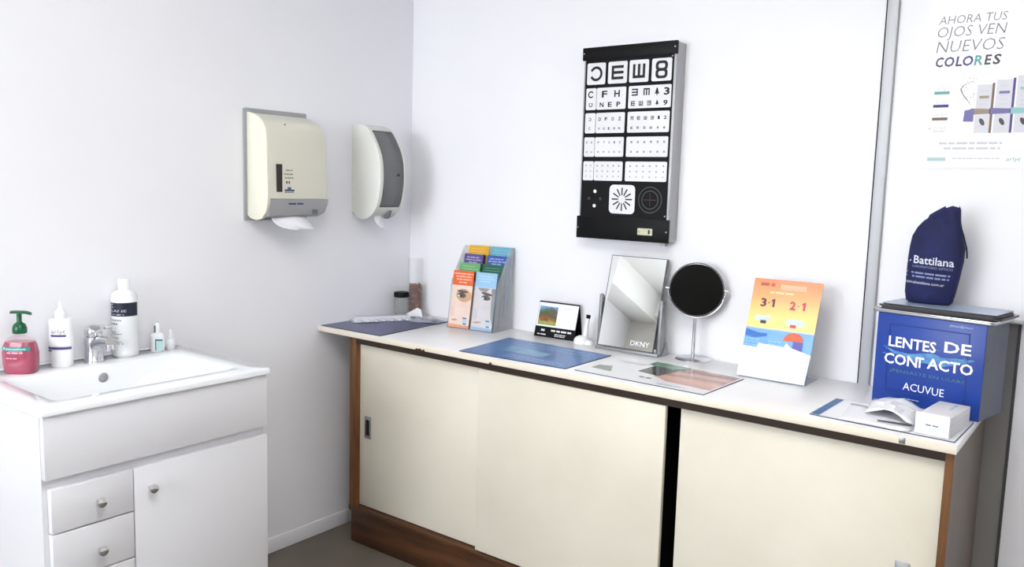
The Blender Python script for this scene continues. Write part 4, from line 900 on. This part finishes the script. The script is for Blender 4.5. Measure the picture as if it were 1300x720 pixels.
MB().quad(cq(0.040, 0.058, 0.168, 0.178, 0.0011)).build('price_tag', mat('tag_dark', (48, 40, 46), 0.4, var=0.1), sh); MB().quad(cq(0.132, 0.150, 0.164, 0.174, 0.0011)).build('price_tag', CR, sh)
q = MB(); q.add([cf(u, v, 0.0009) for u, v in [(0.118, 0.122)]+[(0.150+0.030*math.cos(R(a)), 0.126+0.024*math.sin(R(a))) for a in range(190, -1, -19)][1:]], [tuple(range(11))]); q.build('printed_parasol', mat('parasol_print', (222, 96, 56), 0.4, var=0.35, scale=50), sh)
MB().quad(cq(0.150, 0.180, 0.098, 0.124, 0.0007)).build('printed_towel', mat('indigo_print', (88, 84, 172), 0.4, var=0.1), sh)
q = MB(); q.add([cf(u, v, 0.0006) for u, v in ((0, 0.126), (0.03, 0.122), (0.068, 0.130), (0.068, 0.141), (0.04, 0.138), (0.016, 0.144), (0, 0.149))], [tuple(range(7))]); q.build('printed_wave', mat('deep_wave', (38, 104, 190), 0.4, var=0.1), sh)
cwords([(0.004, 0.050, 0.116, 0.003), (0.004, 0.060, 0.107, 0.003), (0.004, 0.048, 0.098, 0.003), (0.076, 0.115, 0.115, 0.003), (0.076, 0.118, 0.106, 0.003)], mat('wave_ink', (132, 190, 236), 0.4, var=0.05))
# white flyers in front of the card
fl = thing('flyer_stack', 'plain white flyers standing in front of the orange card', 'flyers', (1.571, -0.165, TZ), 0)
def slab(us, vs_, o0, o1, name, mt):
    pts = list(zip(us, vs_)); n = len(pts); q = MB()
    q.add([cf(u, v, o0) for u, v in pts]+[cf(u, v, o1) for u, v in pts], [tuple(range(n)), tuple(range(2*n-1, n-1, -1))]+[(i, i+n, (i+1) % n+n, (i+1) % n) for i in range(n)])
    return q.build(name, mt, fl)
slab((-0.002, 0.205, 0.209, 0.150, 0.132, 0.128, 0.048, 0.046, -0.002), (0.001, 0.001, 0.090, 0.104, 0.118, 0.104, 0.107, 0.094, 0.094), 0.0022, 0.0062, 'rear_sheets', PAPER)
slab((0.002, 0.200, 0.203, 0.050, 0.046, 0.003), (0.001, 0.001, 0.084, 0.098, 0.088, 0.088), 0.0064, 0.010, 'front_sheets', PAPER)

# ---- blue contact lens box and the stack on it
BANG = -10.4
bxx = thing('display_box', 'bright blue contact lens display box at the right end of the worktop', 'box', (1.971, -0.196, TZ), BANG)
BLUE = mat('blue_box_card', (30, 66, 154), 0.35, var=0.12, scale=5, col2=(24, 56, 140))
BW, BD, BH = 0.274, 0.168, 0.249
bod = MB().box(0, BW, 0, BD, 0.0003, BH).build('carton', BLUE, bxx, bevel=0.002)
f1 = MB()
for a, b_, c_, d_ in ((0.034, 0.236, 0.2195, 0.2225), (0.034, 0.236, 0.036, 0.039), (0.032, 0.035, 0.036, 0.2225), (0.234, 0.237, 0.036, 0.2225)): f1.box(a, b_, -0.0016, 0.0, c_, d_)
f1.build('embossed_frame', mat('deep_blue_card', (26, 56, 136), 0.35, var=0.1, scale=8), bxx)
YB = -0.0022
SPL_ = mat('splash_print', (104, 158, 206), 0.35, var=0.45, scale=60, col2=(52, 104, 172))
q = MB(); rnd = random.Random(4)
top_ = [(0.022, 0.160), (0.05, 0.150), (0.09, 0.146), (0.12, 0.152), (0.15, 0.158), (0.175, 0.150), (0.21, 0.154), (0.252, 0.156)]
bot_ = [(0.022, 0.158), (0.05, 0.142), (0.09, 0.132), (0.12, 0.128), (0.15, 0.128), (0.175, 0.126), (0.21, 0.136), (0.252, 0.154)]
for k in range(7): q.quad([(top_[k][0], YB+0.0006, top_[k][1]), (top_[k+1][0], YB+0.0006, top_[k+1][1]), (bot_[k+1][0], YB+0.0006, bot_[k+1][1]), (bot_[k][0], YB+0.0006, bot_[k][1])])
for k in range(34): q.ell(rnd.uniform(0.02, 0.25), rnd.gauss(0.145, 0.009), rnd.uniform(0.001, 0.006), rnd.uniform(0.0006, 0.002), YB+0.0005, 8, rnd.uniform(-0.4, 0.4))
q.build('splash_print', SPL_, bxx)
fit('LENTES', 0.035, 0.158, 0.1605, 0.0285, WHITEINK, bxx, YB, bold=0.022); fit('DE', 0.178, 0.243, 0.1665, 0.0285, WHITEINK, bxx, YB, bold=0.022)
fit('CON', 0.027, 0.114, 0.1135, 0.0285, WHITEINK, bxx, YB, bold=0.022); fit('T', 0.110, 0.131, 0.1145, 0.0285, WHITEINK, bxx, YB, bold=0.022); fit('ACTO', 0.139, 0.251, 0.1165, 0.0285, WHITEINK, bxx, YB, bold=0.022)
fit('¿PENSASTE EN USAR?', 0.044, 0.232, 0.0915, 0.0085, mat('olive_green_ink', (92, 148, 112), 0.5, var=0.5, scale=14, col2=(70, 110, 150)), bxx, YB)
fit('ACUVUE', 0.082, 0.187, 0.0475, 0.0215, WHITEINK, bxx, YB)
fit('Johnson&Johnson', 0.186, 0.242, 0.2345, 0.007, mat('pale_blue_ink', (184, 204, 240), 0.5, var=0.03), bxx, YB, shear=0.2)
q = MB(); words(q, 0.086, 0.126, 0.0225, 0.0025, YB, 3); q.build('fine_print', mat('pale_blue_ink', (184, 204, 240)), bxx)
MB().quad([(BW+0.0003, 0.003, 0.003), (BW+0.0003, BD-0.003, 0.003), (BW+0.0003, BD-0.003, BH-0.003), (BW+0.0003, 0.003, BH-0.003)]).build('side_shade', mat('shaded_box_blue', (44, 54, 74), 0.35, var=0.2, scale=7, col2=(32, 46, 76)), bxx)  # right side of the box darkened: its shade is put into the colour
q = MB(); rnd = random.Random(8)
for k in range(16):
    y0, z0 = rnd.uniform(0.02, 0.13), rnd.uniform(0.12, 0.20)
    q.quad([(BW+0.0007, y0, z0), (BW+0.0007, y0+0.03, z0+0.02), (BW+0.0007, y0+0.031, z0+0.023), (BW+0.0007, y0, z0+0.002)])
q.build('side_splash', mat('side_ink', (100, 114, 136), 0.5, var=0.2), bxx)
ux = Vector((math.cos(R(BANG)), math.sin(R(BANG)), 0)); uy = Vector((-math.sin(R(BANG)), math.cos(R(BANG)), 0))
def onbox(lx, ly, z): return Vector((1.971, -0.196, 0))+ux*lx+uy*ly+Vector((0, 0, z))
t = thing('metal_tray', 'thin silver tray lying on top of the blue box', 'tray', onbox(-0.016, -0.004, TZ+BH+0.0008), BANG)
MB().prism(rrect(0, 0.305, 0, 0.165, 0.010), 'z', 0, 0.006).build('plate', STEEL, t, bevel=0.001)
MB().prism(rrect(-0.002, 0.307, -0.002, 0.167, 0.012), 'z', 0.006, 0.010).build('rolled_rim', CHROME, t, bevel=0.0015)
z_ = TZ+BH+0.0112
specs = [('glossy dark folder directly on the silver tray', (0.000, 0.012, 0.298, 0.150), 0.0045, mat('dark_folder', (58, 56, 60), 0.2, var=0.2, scale=8), -BANG*0+1.0),
         ('dark grey glossy folder in the middle of the stack on the blue box', (-0.004, 0.006, 0.290, 0.150), 0.0040, mat('grey_folder', (86, 84, 88), 0.18, var=0.2, scale=8), -1.0),
         ('pale blue grey brochure on top of the stack under the bag', (0.004, 0.012, 0.282, 0.145), 0.0030, mat('pale_folder', (164, 178, 204), 0.25, var=0.12, scale=6), 1.5)]
for lb_, (lx, ly, w_, d_), th, mt, da in specs:
    p = onbox(lx, ly, z_); t = thing('brochure', lb_, 'brochure', p, BANG+da, 'brochures stacked on the blue box')
    MB().prism(rrect(0, w_, 0, d_, 0.006), 'z', 0, th).build('pages', mat('page_edge', (70, 68, 72), 0.6, var=0.3, scale=200, stretch=(0.02, 0.02, 1)), t)
    MB().prism(rrect(-0.001, w_+0.001, -0.001, d_, 0.006), 'z', th, th+0.0008).build('cover', mt, t)
    z_ += th+0.0012
# drawstring bag
bg = thing('drawstring_bag', 'navy drawstring pouch standing on the brochures at the blue box', 'bag', (0, 0, 0))
NAVY = mat('navy_fabric', (23, 31, 82), 0.8, var=0.3, scale=12, col2=(16, 21, 60), bump=0.25, bscale=55)
zb = z_+0.0005
BY = -0.108
ringd = [(zb, 2.026, 2.130, 0.026), (zb+0.006, 2.020, 2.136, 0.034), (1.155, 2.016, 2.141, 0.038), (1.20, 2.016, 2.148, 0.040), (1.245, 2.017, 2.154, 0.040), (1.28, 2.019, 2.155, 0.037), (1.308, 2.023, 2.149, 0.032), (1.332, 2.034, 2.143, 0.026), (1.350, 2.048, 2.139, 0.020), (1.358, 2.058, 2.138, 0.017), (1.366, 2.062, 2.137, 0.019), (1.378, 2.080, 2.136, 0.019), (1.389, 2.098, 2.132, 0.012)]
rs = []; rnd = random.Random(11); N = 40
for j, (z, a, b_, dy) in enumerate(ringd):
    cx, hx = (a+b_)/2, (b_-a)/2; ring = []
    for i in range(N):
        th = 2*math.pi*i/N; ca, sa = math.cos(th), math.sin(th); p = 2.6
        kk = (abs(ca)**p+abs(sa)**p)**(-1/p)
        pl = 1.0+(0.10*math.sin(th*9+j*0.4) if j > 7 else (0.012*math.sin(th*5+j*0.9) if j > 1 else 0))
        wave = (0.004*math.sin(th*4+1.0) if j > 9 else 0)
        ring.append((cx+hx*kk*ca, BY+dy*kk*sa*pl, z+wave+0.06*hx*ca*(1 if j > 9 else 0)))
    rs.append(ring)
MB().rings(rs).build('pouch', NAVY, bg, smooth=80)
cord = [(2.142, BY-0.010, 1.335), (2.152, BY-0.016, 1.310), (2.160, BY-0.020, 1.285), (2.163, BY-0.022, 1.268), (2.164, BY-0.023, 1.256)]
MB().tube(cord, 0.002, 8).build('cord', mat('navy_cord', (16, 18, 40), 0.8, var=0.2), bg, smooth=60)
def bagy(v):
    x, z = v.x, v.z
    for (z0, a0, b0, d0), (z1, a1, b1, d1) in zip(ringd, ringd[1:]):
        if z0 <= z <= z1:
            f = (z-z0)/(z1-z0); a, b_, d = a0+f*(a1-a0), b0+f*(b1-b0), d0+f*(d1-d0); break
    u = max(-0.98, min(0.98, (x-(a+b_)/2)/((b_-a)/2)))
    return Vector((x, BY-d*(1-abs(u)**2.6)**(1/2.6)*1.012-0.0014, z))
BINK = mat('bag_white_ink', (214, 218, 236), 0.6, var=0.05)
def bagfit(s_, x0, x1, z, h_, slope=-0.05, bold=0.0, mt=BINK):
    o = fit(s_, x0, x1, 0, h_, mt, bg, 0, bold=bold)
    for v in o.data.vertices: v.co = bagy(Vector((v.co.x, 0, z+v.co.z+slope*(v.co.x-x0))))
def bagwords(x0, x1, z, h_, seed, mt):
    q = MB(); words(q, x0, x1, 0, h_, 0, seed); q.v = [tuple(bagy(Vector((v[0], 0, z+v[2]-0.05*(v[0]-x0))))) for v in q.v]; q.build('fine_print', mt, bg)
FINK = mat('bag_faint_ink', (132, 142, 186), 0.6, var=0.05)
bagfit('Battilana', 2.038, 2.137, 1.236, 0.022, bold=0.012); bagfit('LABORATORIO OPTICO', 2.036, 2.135, 1.225, 0.0065, mt=FINK)
bagwords(2.020, 2.130, 1.209, 0.0045, 5, FINK); bagwords(2.020, 2.128, 1.199, 0.0045, 6, FINK)
bagfit('opticabattilana.com.ar', 2.018, 2.118, 1.182, 0.0078)
q = MB(); q.quad([tuple(bagy(Vector(p))) for p in ((2.019, 0, 1.238), (2.030, 0, 1.241), (2.031, 0, 1.245), (2.019, 0, 1.241))]); q.build('swoosh', BINK, bg)

# ---- small white lens carton and loose papers
wx = thing('lens_carton', 'small white lens carton at the front right corner of the worktop', 'carton', (2.136, -0.470, TZ+0.0042), -5.5)
MB().box(0.002, 0.074, 0.004, 0.180, 0.0, 0.046).build('carton', mat('carton_white', (222, 220, 222), 0.5, var=0.08, scale=9), wx, bevel=0.0015)
MB().box(0.0, 0.0755, 0.0, 0.0035, 0.0, 0.052).build('front_flap', PAPER, wx, bevel=0.001)
q = MB(); words(q, 0.024, 0.052, 0.022, 0.004, -0.0006, 3); q.build('maker_print', mat('blue_grey_ink', (120, 146, 168), 0.5, var=0.1), wx)
MB().box(0.002, 0.074, 0.0036, 0.0045, 0.040, 0.0485).build('inner_edge', mat('kraft_edge', (172, 150, 140), 0.7, var=0.2), wx)
q = MB(); q.flat(0.045, 0.052, 0.10, 0.165, 0.0464); q.build('top_print', mat('pale_blue_print', (176, 198, 220), 0.5, var=0.1), wx)
q = MB()
for k in range(2): q.quad([(0.0743, 0.006, 0.013+0.014*k), (0.0743, 0.178, 0.013+0.014*k), (0.0743, 0.178, 0.0138+0.014*k), (0.0743, 0.006, 0.0138+0.014*k)])
q.build('side_seam', PALEINK, wx)
def sheet(label, corners, z0, amp, seed, folds=0.0):
    t = thing('paper_leaflet', label, 'paper', (0, 0, TZ+0.0040), group='loose papers beside the carton')
    rnd = random.Random(seed); n = 8; vs = []
    A, B_, C_, D_ = [Vector((p[0], p[1], 0)) for p in corners]
    for j in range(n):
        for i in range(n):
            u, v = i/(n-1), j/(n-1); p = A*(1-u)*(1-v)+B_*u*(1-v)+C_*u*v+D_*(1-u)*v
            edge = 1.0 if 0 < i < n-1 and 0 < j < n-1 else 0.5
            vs.append((p.x, p.y, z0+amp*rnd.random()*edge+folds*(1-abs(2*u-1))))
    MB().add(vs, [(j*n+i, j*n+i+1, (j+1)*n+i+1, (j+1)*n+i) for j in range(n-1) for i in range(n-1)]).build('sheet', PAPER, t, smooth=15, solid=0.0006)
    return t
sheet('crumpled white instruction leaflet lying flat near the front edge of the worktop', [(1.965, -0.478), (2.126, -0.482), (2.130, -0.330), (1.945, -0.300)], 0.0006, 0.004, 3)
sheet('white folded leaflet tented over the other paper before the blue box', [(2.005, -0.400), (2.125, -0.440), (2.128, -0.270), (1.985, -0.235)], 0.0068, 0.010, 5, 0.022)
strip_o = tag(MB().tube([(2.048, -0.452, 0), (2.124, -0.440, 0)], [0.0018, 0.0028], 8).build('shadow_strip', mat('shadow_strip_dark', (54, 52, 62), 0.4, var=0.1)), 'dark strip standing in for the shadow gap of the folded leaflet by the carton', 'shadow_strip')  # thin dark rod put in as the shaded gap of the open leaflet
strip_o.location = (0, 0, TZ+0.0118)
MB().tube([(2.124, -0.440, 0), (2.131, -0.4389, 0)], [0.0022, 0.0008], 8).build('shadow_strip_tip', STEEL, strip_o)
